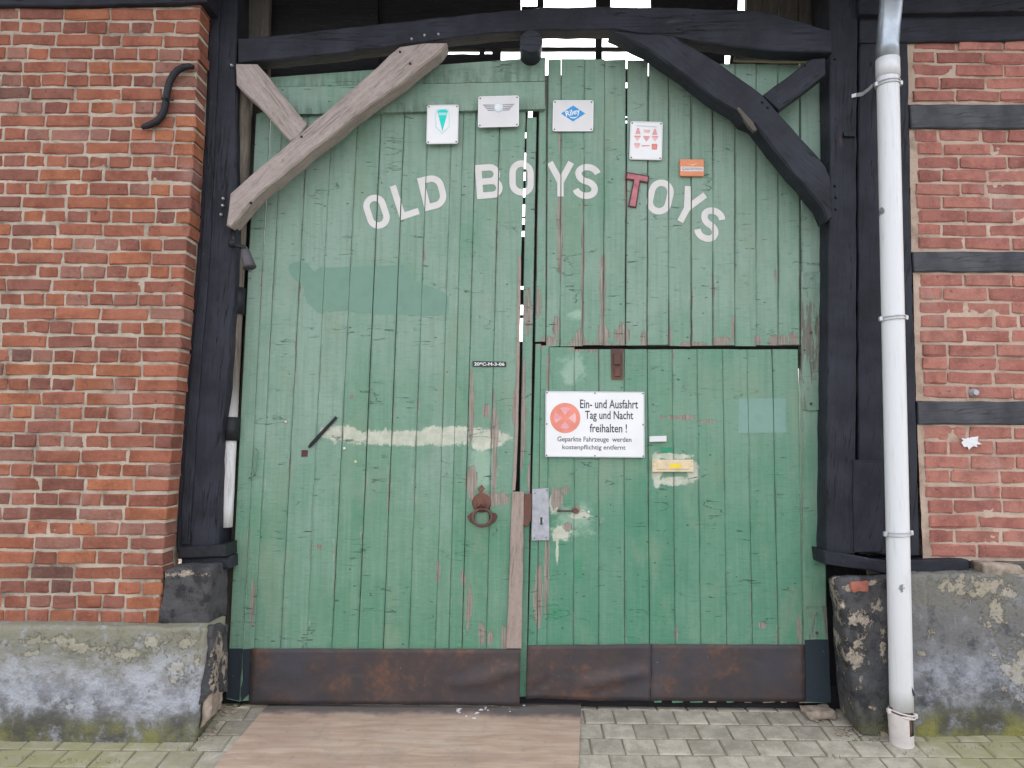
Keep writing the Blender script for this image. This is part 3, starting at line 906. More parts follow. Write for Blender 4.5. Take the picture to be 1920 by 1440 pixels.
for (y0, y1) in panels:
    ztop, zbot = P(1820, y0, RY).z, P(1820, y1, RY).z
    n = max(1, round((ztop - zbot) / rph)); h = (ztop - zbot) / n
    for r in range(n):
        zc = zbot + (r + 0.5) * h
        pym = y1 + (y0 - y1) * (r + 0.5) / n
        xl = P(rpanel_left(pym), pym, RY).x + 0.022
        x = xl + rnd(.008)
        first = True
        while x < P(2340, 700, RY).x:
            w = 0.258 * random.uniform(0.94, 1.06)
            if first and r % 2: w *= 0.55
            elif random.random() < 0.08: w *= 0.55
            s = ((w - .015) / (0.258 - .016), 1, (h - .0155) / (rph - .0155) * random.uniform(.94, 1.05))
            loc = (x + w / 2, RY + rnd(.005), zc + rnd(.004))
            me = random.choice(rm)
            if x < P(1925, 700, RY).x:
                o = bpy.data.objects.new('brick', me)
                o.location = loc; o.scale = s
                o.rotation_euler = (rnd(.012), rnd(.014), rnd(.015))
                c = pick(PAL_R); g = random.uniform(.88, 1.12)
                o.color = (c[0] * g, c[1] * g, c[2] * g, 1)
                put(o, RW)
            else:
                off_items.append((me, loc, s))
            x += w
            first = False
    def rq(u, v, y0=y0, y1=y1):
        py = y1 + 3 + (y0 - y1 - 6) * v
        a = P(rpanel_left(py) - 3, py, RY); b_ = P(2340, py, RY)
        return a.x + (b_.x - a.x) * u, a.z
    mortar_sheet('mortar', rq, 150, int(6 + (y1 - y0) / 3), RY + 0.0075, M['mortar_r'], RW, 0.0036)
ob = join_bricks('bricks', off_items, M['brick_r'], RW); ob.color = (0.39, 0.125, 0.085, 1)
tag(ob, kind='stuff')

# ================================================================== TIMBER
def beam(name, pts, Yf, Yb, mat, parent=None, axis=None, bev=0.006, jit=0.003, step=0.07, seed=1, label=None):
    """timber with a measured outline, chamfered arrises and slightly wavering edges; local X follows the grain"""
    random.seed(seed)
    w = [P(x, y, Yf) for x, y in pts]
    if axis is None:
        L = max(((a - b_).length, i, j) for i, a in enumerate(w) for j, b_ in enumerate(w))
        a, b_ = w[L[1]], w[L[2]]
    else:
        a, b_ = P(*axis[0], Yf), P(*axis[1], Yf)
    ctr = sum(w, Vector()) / len(w)
    ang = math.atan2(b_.z - a.z, b_.x - a.x)
    ca, sa = math.cos(-ang), math.sin(-ang)
    loc2 = []
    for p in w:
        dx, dz = p.x - ctr.x, p.z - ctr.z
        loc2.append((dx * ca - dz * sa, dx * sa + dz * ca))
    area = sum(loc2[i][0] * loc2[(i + 1) % len(loc2)][1] - loc2[(i + 1) % len(loc2)][0] * loc2[i][1] for i in range(len(loc2)))
    if area < 0: loc2.reverse()
    ring = []
    for i in range(len(loc2)):
        p, q = loc2[i], loc2[(i + 1) % len(loc2)]
        d = math.hypot(q[0] - p[0], q[1] - p[1])
        n = max(1, int(d / step))
        for k in range(n):
            t = k / n
            j = jit if k else jit * 0.3
            ring.append((p[0] + (q[0] - p[0]) * t + rnd(j), p[1] + (q[1] - p[1]) * t + rnd(j)))
    n = len(ring)
    inner = []
    for i in range(n):
        p, c, q = ring[i - 1], ring[i], ring[(i + 1) % n]
        n1 = (-(c[1] - p[1]), c[0] - p[0]); n2 = (-(q[1] - c[1]), q[0] - c[0])
        l1 = math.hypot(*n1) or 1; l2 = math.hypot(*n2) or 1
        nx, nz = n1[0] / l1 + n2[0] / l2, n1[1] / l1 + n2[1] / l2
        l = math.hypot(nx, nz) or 1
        bb = bev * random.uniform(0.6, 1.5)
        inner.append((c[0] + nx / l * bb, c[1] + nz / l * bb))
    bm = bmesh.new()
    v0 = [bm.verts.new((x, 0, z)) for x, z in inner]
    v1 = [bm.verts.new((x, bev, z)) for x, z in ring]
    v2 = [bm.verts.new((x, Yb - Yf, z)) for x, z in ring]
    try:
        f = bm.faces.new(v0)
        bmesh.ops.triangulate(bm, faces=[f])
    except ValueError: pass
    for i in range(n):
        k = (i + 1) % n
        bm.faces.new((v0[i], v1[i], v1[k], v0[k]))
        bm.faces.new((v1[i], v2[i], v2[k], v1[k]))
    bmesh.ops.recalc_face_normals(bm, faces=bm.faces[:])
    o = bm_obj(name, bm, mat, parent, loc=(ctr.x, Yf, ctr.z), rot=(0, -ang, 0))
    if label: o['label'] = label
    return o

GW = thing('timber_gateway', P(985, 1330, -0.1), 'black timber frame round the gate with bowed lintel and diagonal braces', 'gate frame')
beam('post', [(392, -60), (446, -60), (442, 133), (444, 430), (441, 520), (428, 727), (415, 813), (411, 960), (409, 1030), (331, 1036), (333, 960), (340, 850), (348, 740), (357, 640), (368, 500), (384, 250)], -0.13, 0.06, M['black_chip'], GW, seed=2, label='black left gate post with chipped paint near its foot')
beam('jamb', [(436, -60), (505, -60), (500, 300), (470, 700), (452, 1300), (396, 1310), (402, 700), (436, 300)], 0.065, 0.12, M['brownboard'], GW, seed=15)
beam('jamb', [(1528, -60), (1625, -60), (1632, 1345), (1536, 1345)], 0.085, 0.14, M['deadboard'], GW, seed=16)
beam('light_stop', [(400, 1288), (1600, 1288), (1600, 1342), (400, 1345)], 0.062, 0.13, M['deadboard'], GW, seed=17)  # dark board added behind the gate to block light coming under it
# raised ridge along the left half of the post
beam('post_ridge', [(395, -60), (414, -60), (408, 130), (392, 500), (372, 740), (358, 960), (356, 1020), (338, 1022), (340, 960), (354, 740), (375, 500), (389, 250)], -0.142, -0.125, M['black_chip'], GW, seed=3, bev=.004)
beam('base_block', [(333, 1026), (424, 1020), (424, 1044), (333, 1048)], -0.16, 0.0, M['iron'], GW, seed=4)
beam('base_wedge', [(340, 1046), (430, 1044), (430, 1066), (340, 1068)], -0.13, 0.0, M['black_chip'], GW, seed=5)
beam('post', [(1556, -60), (1610, -60), (1606, 300), (1606, 700), (1604, 1040), (1549, 1040), (1552, 700), (1556, 300)], -0.13, 0.08, M['black'], GW, seed=6)
beam('post_plate', [(1600, 862), (1656, 864), (1658, 1036), (1602, 1036)], -0.145, -0.12, M['black_chip'], GW, seed=7)
beam('sill', [(1545, 1032), (1662, 1052), (1662, 1076), (1548, 1058)], -0.17, 0.02, M['black_chip'], GW, seed=8)
beam('lintel', [(446, 72), (560, 62), (700, 45), (900, 24), (1020, 13), (1140, 12), (1230, 13), (1400, 19), (1450, 24), (1560, 58),
                (1560, 98), (1460, 96), (1369, 87), (1262, 70), (1150, 55), (1010, 56), (920, 62), (838, 72), (744, 86), (600, 103), (446, 118)],
     -0.15, -0.05, M['black'], GW, axis=((446, 95), (1560, 80)), seed=9)
beam('brace', [(442, 119), (482, 119), (530, 178), (576, 232), (560, 258), (543, 266), (500, 214), (443, 158)], -0.175, -0.09, M['grey'], GW, axis=((460, 120), (560, 255)), seed=10, bev=.008, jit=.004, label='short weathered grey brace in the upper left corner')
beam('brace', [(424, 422), (431, 362), (547, 262), (629, 193), (749, 87), (795, 80), (838, 79), (826, 97), (759, 152), (660, 222), (560, 304), (483, 367), (432, 426)], -0.20, -0.085, M['grey'], GW, axis=((430, 395), (800, 85)), seed=11, bev=.009, jit=.005, label='long weathered grey brace on the left')
beam('brace', [(1144, 58), (1262, 66), (1347, 117), (1431, 178), (1500, 256), (1548, 310), (1558, 334), (1562, 408), (1552, 414), (1541, 388), (1470, 303), (1416, 234), (1396, 226), (1380, 208), (1333, 180), (1283, 140), (1215, 92)], -0.21, -0.085, M['black'], GW, axis=((1200, 70), (1550, 390)), seed=12, bev=.009, jit=.004, label='long curved black brace on the right')
beam('brace', [(1430, 179), (1522, 110), (1548, 108), (1548, 140), (1461, 207)], -0.17, -0.08, M['black'], GW, axis=((1445, 193), (1545, 122)), seed=13, label='short black brace in the upper right corner')
beam('splinter', [(1381, 203), (1386, 200), (1412, 228), (1420, 244), (1414, 246), (1404, 236)], -0.214, -0.19, M['brownboard'], GW, seed=14, bev=.003)

def bolt(px, py, Y, r, mat, parent, name='bolt'):
    p = P(px, py, Y)
    bm = bmesh.new()
    bmesh.ops.create_cone(bm, cap_ends=True, segments=8, radius1=r, radius2=r * 0.6, depth=r * 1.2, matrix=Matrix.Rotation(R(90), 4, 'X'))
    return bm_obj(name, bm, mat, parent, smooth=False, loc=p)
for px, py, Y in ((1430, 191, -.213), (1440, 201, -.213), (1566, 348, -.134), (1568, 370, -.134), (1568, 392, -.134), (1566, 110, -.134), (1510, 122, -.173),
                  (796, 66, -.153), (822, 64, -.153), (772, 73, -.153), (434, 122, -.15), (418, 372, -.146), (417, 385, -.146), (414, 402, -.146)):
    bolt(px, py, Y, 0.009, M['iron'] if px > 900 else M['lockplate'], GW)
for px, py in ((750, 97), (769, 119), (565, 256), (470, 380)):
    bolt(px, py, -.203, 0.008, M['iron'], GW)
# log end above the leaf joint
lp = P(996, 82, -0.16)
bm = bmesh.new()
bmesh.ops.create_cone(bm, cap_ends=True, segments=20, radius1=0.058, radius2=0.063, depth=0.5, matrix=Matrix.Translation((0, 0.22, 0)) @ Matrix.Rotation(R(90), 4, 'X'))
bm_obj('log_end', bm, M['black'], GW, smooth=False, loc=lp)

# boards and battens behind the lintel, open to the sky in the middle
BK = 0.22
BS = thing('slatted_infill', P(985, 140, BK), 'dark boards and battens closing the gap above the gate behind the lintel', 'boarding')
beam('board', [(395, -90), (712, -90), (712, 148), (395, 150)], BK - .034, BK - 0.004, M['deadboard'], BS, axis=((395, 0), (700, 0)), seed=20)
beam('board', [(702, -90), (977, -90), (977, 88), (950, 90), (900, 91), (830, 91), (828, 140), (702, 147)], BK + .002, BK + 0.03, M['deadboard'], BS, axis=((702, 0), (900, 0)), seed=21)
beam('board', [(820, 100), (938, 101), (940, 130), (820, 145)], BK + .006, BK + 0.03, M['deadboard'], BS, seed=22)
beam('batten', [(826, 87), (1225, 87), (1225, 93), (826, 93)], BK + 0.04, BK + 0.07, M['deadboard'], BS, seed=23, jit=.001)
for x0, x1, ya, yb in ((899, 909, 60, 130), (923, 940, 60, 130), (1118, 1130, -90, 130), (1008, 1020, -90, 30), (1130, 1146, -90, 12), (978, 1008, 11, 100)):
    beam('batten', [(x0, ya), (x1, ya), (x1 - 1, yb), (x0 - 1, yb)], BK + 0.01, BK + 0.04, M['deadboard'], BS, seed=int(x0), jit=.001)
beam('board', [(1222, -90), (1386, -90), (1384, 20), (1222, 20)], BK, BK + .03, M['deadboard'], BS, seed=25)
for k, (x0, x1) in enumerate(((1403, 1432), (1434, 1462), (1464, 1500), (1502, 1530), (1532, 1562))):
    beam('board', [(x0, -90), (x1, -90), (x1 - 4, 85), (x0 - 4, 85)], BK - .02 - .008 * k, BK + .03, M['brownboard'], BS, seed=30 + k, jit=.004)
beam('board', [(1206, 30), (1366, 30), (1359, 122), (1240, 122), (1206, 100)], BK + .035, BK + .06, M['deadboard'], BS, seed=36)
beam('board', [(1377, 30), (1565, 30), (1565, 119), (1369, 121)], BK + .033, BK + .06, M['deadboard'], BS, seed=37)
beam('board', [(1382, 88), (1470, 95), (1560, 100), (1560, 116), (1376, 112)], BK + .0, BK + .03, M['brownboard'], BS, seed=38)

core('wall_core', P(1628, 700, 0).x, P(2340, 700, 0).x, 0.06, 0.32, -0.1, 4.3, RW)
# right-hand wall timbers
beam('post', [(1613, -60), (1702, -60), (1703, 100), (1709, 480), (1715, 640), (1722, 950), (1724, 1042), (1612, 1040), (1609, 700), (1609, 300)], -0.112, 0.05, M['black'], RW, seed=40)
beam('rail', [(1706, 196), (2340, 192), (2340, 240), (1709, 240)], -0.118, 0.0, M['rail'], RW, seed=41)
beam('rail', [(1712, 472), (2340, 470), (2340, 510), (1714, 509)], -0.116, 0.0, M['rail'], RW, seed=42)
beam('rail', [(1721, 753), (2340, 752), (2340, 796), (1723, 796)], -0.114, 0.0, M['rail'], RW, seed=43)
beam('rail', [(1612, 30), (2340, 14), (2340, 68), (1704, 78), (1612, 80)], -0.125, 0.02, M['black'], RW, seed=44)
beam('wall_plate', [(1606, -90), (2340, -100), (2340, 10), (1612, 26)], -0.17, 0.02, M['black'], RW, seed=45)
beam('sill', [(1664, 1050), (1817, 1050), (1818, 1074), (1664, 1074)], -0.165, 0.0, M['black'], RW, seed=46)
beam('sill', [(1822, 1054), (2340, 1054), (2340, 1078), (1822, 1076)], -0.115, 0.0, M['brownboard'], RW, seed=47)
beam('wall_plate', [(-420, -90), (388, -90), (388, 4), (200, 9), (-420, 12)], BL_Y - 0.03, 0.05, M['black'], LW, axis=((-400, 0), (380, 0)), seed=48)
# paint splash and old plug on the right wall
sp = []
random.seed(8)
for k in range(22):
    a = k / 22 * 2 * math.pi
    rr = random.uniform(.6, 1.15)
    sp.append((1820 + 20 * rr * math.cos(a), 829 + 13 * rr * math.sin(a)))
cen = P(1820, 829, RY - .0105)
vs = [cen] + [P(x, y, RY - .009) for x, y in sp] + [P(x, y, RY + .004) for x, y in sp]
mesh_obj('paint_splash', vs, [(0, 1 + (k + 1) % 22, 1 + k) for k in range(22)] + [(1 + k, 1 + (k + 1) % 22, 23 + (k + 1) % 22, 23 + k) for k in range(22)], M['flake'], RW)
bolt(1828, 736, RY - .012, 0.026, M['lockplate'], RW, 'wall_plug')

# unseen eave above the walls, added across the gateway to shade its top
def eave(name, x0, x1, z0, y0, label):
    t = thing(name, (0.5 * (x0 + x1), y0, z0), label, 'roof')
    pitch = R(42)
    dep = 2.4
    n = int(abs(x1 - x0) / 0.24)
    tv, tf = [], []
    bv = [(x0, y0 + .06, z0 + .02), (x1, y0 + .06, z0 + .02), (x1, y0 + dep * math.cos(pitch), z0 + dep * math.sin(pitch)), (x0, y0 + dep * math.cos(pitch), z0 + dep * math.sin(pitch))]
    bv += [(x, y, z + .03) for x, y, z in bv]
    mesh_obj('sheathing', bv, [(0, 1, 2, 3), (4, 7, 6, 5), (0, 4, 5, 1), (1, 5, 6, 2), (2, 6, 7, 3), (3, 7, 4, 0)], M['brownboard'], t)
    for r in range(7):
        for i in range(n):
            b0 = len(tv)
            xa = x0 + i * 0.24
            d0 = r * 0.33 - .02; d1 = d0 + 0.38
            prof = [(0, .05), (.06, .025), (.13, .03), (.19, .065), (.245, .05)]
            for d, lift in ((d0, .045), (d1, .01)):
                for px_, pz_ in prof:
                    tv.append((xa + px_, y0 + d * math.cos(pitch) - (lift + pz_) * math.sin(pitch), z0 + d * math.sin(pitch) + (lift + pz_) * math.cos(pitch)))
            for k in range(4): tf.append((b0 + k, b0 + k + 1, b0 + 6 + k, b0 + 5 + k))
    s = mesh_obj('tiles', tv, tf, M['tile'], t)
    tag(s, kind='stuff')
    return t
eave('shading_eave', P(-420, 0, -.5).x, P(2340, 0, -.5).x, 4.08, -0.60, 'unseen red tiled eave above the brick walls, added over the gateway for shade')

# ================================================================== GATE LEAVES
PLANKS = []      # (convex polygon in x,z ; front y) for paint that follows the boards
def plank(name, tl, tr, br, bl, Yf, th, mat, parent, seed, bev=0.0026, gap=0.0022, segs=4, jit=0.0012, reg=True, grain='v'):
    random.seed(seed)
    a, b_, c, d = (P(*q, Yf) for q in (tl, tr, br, bl))
    def sh(p, q): 
        v = (q - p); v.normalize(); return p + v * gap
    a, b_ = sh(a, b_), sh(b_, a); d, c = sh(d, c), sh(c, d)
    vs, uvs, fs = [], [], []
    H = (a - d).length
    for s in range(segs + 1):
        t = s / segs
        l = d.lerp(a, t); r = c.lerp(b_, t)
        l = l + Vector((rnd(jit), 0, rnd(jit) if s in (0, segs) else 0)); r = r + Vector((rnd(jit), 0, rnd(jit) if s in (0, segs) else 0))
        ax = (r - l).normalized()
        w = (r - l).length
        bow = rnd(.0006)
        prof = [(0, th, 0), (0, bev, 0), (bev * 1.1, bow, bev * 1.1 / w), (w / 2, bow + rnd(.0008), .5), (w - bev * 1.1, bow, 1 - bev * 1.1 / w), (w, bev, 1), (w, th, 1)]
        for off, y, u in prof:
            p = l + ax * off
            vs.append((p.x, Yf + y, p.z)); uvs.append((u, t * H))
    n = 7
    for s in range(segs):
        for k in range(n - 1):
            i = s * n + k
            fs.append((i, i + 1, i + n + 1, i + n))
    fs.append(tuple(range(n - 1, -1, -1))); fs.append(tuple(segs * n + k for k in range(n)))
    if grain == 'h': uvs = [(v, u) for u, v in uvs]
    ctr = (a + b_ + c + d) / 4
    vs = [(x - ctr.x, y - Yf, z - ctr.z) for x, y, z in vs]
    o = mesh_obj(name, vs, fs, mat, parent, loc=(ctr.x, Yf, ctr.z), uvs=uvs)
    if reg:
        ins = 0.002
        def inn(p, q): v = (q - p).normalized(); return p + v * ins
        q = [inn(a, b_), inn(b_, a), inn(c, d), inn(d, c)]
        PLANKS.append(([(v.x, v.z) for v in q], Yf))
    return o

def line_x(pt, py):      # pt: (x at y=1193, x at y=433)
    xb, xt = pt
    return xb + (xt - xb) * (1193 - py) / (1193 - 433)

# ---- left leaf
LF = thing('gate_leaf', P(720, 1320, 0.0), 'left green plank gate leaf with ring handle and cream paint stripe', 'gate leaf')
jl = [(458, 497), (477, 518), (527, 567), (575, 612), (623, 660), (672, 705), (720, 750), (767, 795), (817, 841), (842, 863), (867, 887), (912, 932), (954, 979)]
TOPY = 205
for i, (p, q) in enumerate(zip(jl, jl[1:])):
    yt = 207 if i > 0 else 200
    yb = 1314
    plank('plank', (line_x(p, yt), yt), (line_x(q, yt), yt), (line_x(q, yb), yb), (line_x(p, yb), yb), rnd(.0025), 0.014, M['paint_l'], LF, 600 + i, gap=random.choice((.0003, .0006, .0012, .0022)), bev=random.choice((.0015, .0022, .0032)))
plank('stile', (line_x((430, 468), 215), 215), (line_x((458, 497), 205), 205), (line_x((458, 497), 1316), 1316), (line_x((430, 468), 1310), 1310), 0.006, 0.06, M['paint_l'], LF, 620)
plank('cross_board', (500, 146), (1023, 107), (1022, 152), (512, 163), -0.028, 0.03, M['paint_h'], LF, 621, segs=3, grain='h', gap=.0006)
plank('cross_board', (512, 163), (1022, 153), (1022, 204), (516, 215), -0.030, 0.03, M['paint_h'], LF, 622, segs=3, grain='h', gap=.0006)
# backing so that the joints stay dark, set in from the meeting edge
beam('backing', [(520, 180), (968, 180), (940, 1300), (470, 1305)], 0.017, 0.045, M['paint_s'], LF, seed=50, jit=0)
# grey cover batten on the meeting edge
beam('cover_batten', [(961, 922), (983, 923), (978, 1216), (949, 1216)], -0.018, 0.012, M['grey2'], LF, seed=51, bev=.003, label='bare grey wooden batten')
beam('cover_batten', [(972, 480), (977, 480), (972, 800), (966, 920), (960, 920), (966, 800)], -0.006, 0.012, M['grey2'], LF, seed=52, bev=.002, jit=.002)
# dark painted foot of the stile
def skin(name, pts, Y, th, mat, parent, seed=1, jit=.0015, step=.05, bev=.001):
    return beam(name, pts, Y, Y + th, mat, parent, seed=seed, jit=jit, step=step, bev=bev)
skin('painted_foot', [(429, 1216), (455, 1216), (449, 1314), (424, 1309)], 0.0045, .004, M['darkgate'], LF, 53)
skin('painted_foot', [(456, 1217), (472, 1217), (468, 1300), (452, 1316)], -0.0045, .004, M['darkgate'], LF, 54, jit=.004)

def sheet(name, tl, tr, br, bl, Y, mat, parent, dents, seed, nx=48, nz=12, ragged=.004):
    random.seed(seed)
    vs, fs = [], []
    a, b_, c, d = (P(*q, Y) for q in (tl, tr, br, bl))
    for j in range(nz + 1):
        for i in range(nx + 1):
            u, v = i / nx, j / nz
            p = a.lerp(b_, u).lerp(d.lerp(c, u), v)
            dy = noise.noise(p * 3.5) * .004 + noise.noise(p * 11) * .0016
            for f in dents: dy += f(u, v)
            if v == 1: p.z += noise.noise(p * 14) * ragged
            if v == 0: p.z += noise.noise(p * 9) * ragged * .5
            vs.append((p.x, Y + dy, p.z))
    W = nx + 1
    for j in range(nz):
        for i in range(nx):
            k = j * W + i
            fs.append((k + W, k + W + 1, k + 1, k))
    K = len(vs)
    vs += [(x, y + .003, z) for x, y, z in vs]
    ring = [i for i in range(W)] + [j * W + nx for j in range(1, nz + 1)] + [nz * W + i for i in range(nx - 1, -1, -1)] + [j * W for j in range(nz - 1, 0, -1)]
    for k in range(len(ring)):
        p, q = ring[k], ring[(k + 1) % len(ring)]
        fs.append((p, q, q + K, p + K))
    return mesh_obj(name, vs, fs, mat, parent, smooth=True)

def crease(u, v, u0, v0, u1, v1, w, depth):
    # ridge along a line, fading on one side
    dx, dz = u1 - u0, v1 - v0
    L = math.hypot(dx, dz)
    s = ((u - u0) * dz - (v - v0) * dx) / L
    t = ((u - u0) * dx + (v - v0) * dz) / (L * L)
    if t < -.05 or t > 1.05: return 0
    fade = min(1, max(0, (t + .05) * 4), max(0, (1.05 - t) * 4))
    return -depth * fade * max(0, 1 - abs(s) / w)
kl = sheet('kick_plate', (472, 1216), (976, 1217), (974, 1322), (466, 1320), -0.014, M['rust'], LF,
      [lambda u, v: -0.016 * max(0, (u - .86) + (v - .5) * .28) / .3 if u + .28 * v > 1.0 else 0, lambda u, v: crease(u, v, .78, .70, 1.0, .28, .10, .022), lambda u, v: crease(u, v, .1, .3, .3, .9, .1, .003)], 60)
kl['label'] = 'dark rusty sheet metal kick plate'

# ring handle
RH = thing('ring_handle', P(903, 945, -0.01), 'rusty iron ring pull on a round back plate, left gate leaf', 'handle')
def lathe_disc(name, px, py, Y, r, th, mat, parent, seg=24, dome=0.0):
    bm = bmesh.new()
    bmesh.ops.create_cone(bm, cap_ends=True, segments=seg, radius1=r, radius2=r * (1 - dome), depth=th, matrix=Matrix.Rotation(R(90), 4, 'X'))
    return bm_obj(name, bm, mat, parent, loc=P(px, py, Y))
lathe_disc('back_plate', 903, 943, -0.006, 0.054, 0.010, M['rust2'], RH, dome=.12)
beam('finial', [(903, 909), (909, 916), (905, 920), (906, 928), (898, 928), (899, 920), (896, 916)], -0.009, 0.0, M['rust2'], RH, seed=61, bev=.002, jit=0)
for wing in ([(876, 968), (882, 962), (891, 960), (889, 984), (880, 978)], [(917, 960), (930, 962), (934, 969), (928, 979), (919, 984)]):
    beam('lower_wing', wing, -0.006, 0.0, M['rust2'], RH, seed=62, bev=.002, jit=.002)
def tube(name, pts, r, mat, parent=None, seg=10, closed=False, caps=True, smooth=True):
    """tube along world points; r is a number or a list"""
    vs, fs = [], []
    n = len(pts)
    rr = r if isinstance(r, (list, tuple)) else [r] * n
    up = None
    for i, p in enumerate(pts):
        a = pts[(i - 1) % n] if (closed or i > 0) else p
        b_ = pts[(i + 1) % n] if (closed or i < n - 1) else p
        t = (b_ - a).normalized()
        if up is None:
            up = Vector((0, -1, 0)) if abs(t.y) < .9 else Vector((1, 0, 0))
        s = t.cross(up).normalized(); up = s.cross(t).normalized()
        for k in range(seg):
            an = 2 * math.pi * k / seg
            vs.append(p + (s * math.cos(an) + up * math.sin(an)) * rr[i])
    m = n if closed else n - 1
    for i in range(m):
        for k in range(seg):
            a, b_ = i * seg + k, i * seg + (k + 1) % seg
            c, d = ((i + 1) % n) * seg + (k + 1) % seg, ((i + 1) % n) * seg + k
            fs.append((a, b_, c, d))
    if caps and not closed:
        fs.append(tuple(range(seg - 1, -1, -1))); fs.append(tuple((n - 1) * seg + k for k in range(seg)))
    return mesh_obj(name, vs, fs, mat, parent, smooth=smooth)
rc = P(904, 970, -0.024)
ringpts = [rc + Vector((0.052 * math.sin(a), 0.008 * math.cos(a) , 0.046 * math.cos(a))) for a in [2 * math.pi * k / 26 for k in range(26)]]
tube('ring', ringpts, 0.0085, M['rust2'], RH, 8, closed=True)
tube('staple', [P(896, 952, -.012), P(897, 948, -.03), P(902, 943, -.036), P(907, 948, -.03), P(908, 952, -.012)], 0.007, M['rust2'], RH, 8)

# small fittings on the left leaf
num = beam('number_strip', [(886, 677), (949, 678), (949, 688), (886, 687)], -0.0075, -0.002, M['ink'], None, seed=63, bev=.001, jit=0)
tag(num, 'narrow black strip with white numbers on the left leaf', 'number plate')
bar = beam('iron_bar', [(629, 780), (632, 784), (587, 834), (580, 840), (577, 838), (582, 830)], -0.014, -0.003, M['iron'], None, seed=64, bev=.002, jit=.001)
tag(bar, 'flat black iron bar fixed slanting across the left leaf', 'bar')
sq = beam('square_hole', [(565, 844), (577, 844), (576, 856), (565, 856)], -0.0055, -0.001, M['tdark'], LF, seed=65, bev=.001, jit=.0005)
hk = tube('hook', [P(480, 842, .0), P(480, 842, -.012), P(480, 860, -.014), P(479, 880, -.014), P(474, 892, -.014), P(468, 896, -.012), P(468, 896, 0.004)], 0.0042, M['paint_s'], LF, 6)
for px, py, m_ in ((535, 791, 'creamplastic'), (645, 841, 'flake'), (666, 866, 'creamplastic')):
    beam('paint_speck', [(px - 2, py - 2), (px + 2, py - 3), (px + 3, py + 1), (px - 1, py + 2)], -0.005, -.001, M[m_], LF, seed=px, bev=.0006, jit=.0005)

# round heel post of the left leaf with iron bands
def lerp2(a, b_, t): return (a[0] + (b_[0] - a[0]) * t, a[1] + (b_[1] - a[1]) * t)
hp0, hp1 = (462, 125), (423, 988)
hpts, hr = [], []
for k in range(24):
    t = k / 23
    x, y = lerp2(hp0, hp1, t)
    hpts.append(P(x, y, -0.03)); hr.append(0.043 - 0.006 * t + .0018 * noise.noise(Vector((t * 20, 3, 1))))
bmp = MB('bleached_pole')
zc_ = bmp.xyz(bmp.pos)[2]
gn = bmp.noise(bmp.pos, 7, 5, 0.65, stretch=(9, 9, 1))
wash = bmp.step(bmp.math('ADD', zc_, bmp.math('MULTIPLY', gn, 0.25)), 1.95, 1.55)
cpole = bmp.mix(wash, bmp.ramp(gn, [(0.3, (0.09, 0.07, 0.058)), (0.65, (0.20, 0.165, 0.14))]), bmp.ramp(gn, [(0.3, (0.40, 0.38, 0.37)), (0.5, (0.66, 0.65, 0.65))]))
cpole = bmp.mix(bmp.step(bmp.noise(bmp.pos, 9, 4, 0.7, stretch=(1, 1, 7)), 0.66, 0.70, 0, 0.85), cpole, (0.05, 0.045, 0.04))
M['pole'] = bmp.bsdf(cpole, 0.85, 0, bmp.bump(gn, .5, .006), .2)
hpole = tube('heel_post', hpts, hr, M['pole'], LF, 14)
hpole['label'] = 'round pole with flaking whitewash at the hinge side'
for ya, yb in ((540, 590), (782, 826)):
    ta, tb = (ya - 125) / 863, (yb - 125) / 863
    pts = [P(*lerp2(hp0, hp1, t), -0.03) for t in (ta, (ta + tb) / 2, tb)]
    tube('hinge_band', pts, 0.050, M['iron'], LF, 14)

# ---- right leaf, upper part
RF = thing('gate_leaf', P(1270, 1320, 0.0), 'right green plank gate leaf with peeling boards above the wicket door', 'gate leaf')
ju = [1006, 1024, 1050, 1093, 1131, 1173, 1213, 1254, 1296, 1337, 1378, 1418, 1459, 1500]
for i, (p, q) in enumerate(zip(ju, ju[1:])):
    topy = [196, 112, 110, 111, 112, 113, 114, 117, 118, 119, 120, 121, 122][i] + rnd(1)
    xt0, xt1 = p + 3 * (1 if 0 < i < 7 else 0), q + 3 * (1 if i < 6 else 0)
    if i == 0: xt0, xt1 = 1011, 1025
    if i == 1: xt0 = 1028
    yb = 648 + rnd(1.5) + (0 if i else -6)
    g = random.choice((.0008, .0012, .002))
    if q == 1173: xt1 -= 2.5
    if i == 0: g = 0.003
    plank('plank', (xt0, topy), (xt1, topy), (q, yb), (p + (-3 if i == 0 else 0), yb), 0.004 + rnd(.003), 0.014, M['paint_r'], RF, 640 + i, gap=g, jit=.002)
# the hinge stile with its painted iron straps
plank('stile', (1500, 118), (1537, 118), (1553, 1318), (1508, 1318), 0.0, 0.06, M['paint_r'], RF, 660)
plank('meeting_stile', (986.5, 220), (1007, 220), (990, 1206), (968, 1206), 0.012, 0.05, M['paint_s'], RF, 661, gap=.0035)
plank('meeting_stile', (972, 1206), (990, 1206), (988, 1306), (972, 1306), 0.014, 0.05, M['paint_s'], RF, 662, gap=.0035)
beam('backing', [(1012, 140), (1165, 140), (1170, 645), (1003, 640)], 0.0215, 0.05, M['paint_s'], RF, seed=70, jit=0)
beam('backing', [(1181, 142), (1530, 138), (1530, 648), (1181, 648)], 0.0215, 0.05, M['paint_s'], RF, seed=71, jit=0)
beam('ledge', [(992, 628), (1512, 628), (1512, 690), (990, 690)], 0.062, 0.09, M['deadboard'], RF, seed=72, jit=0)
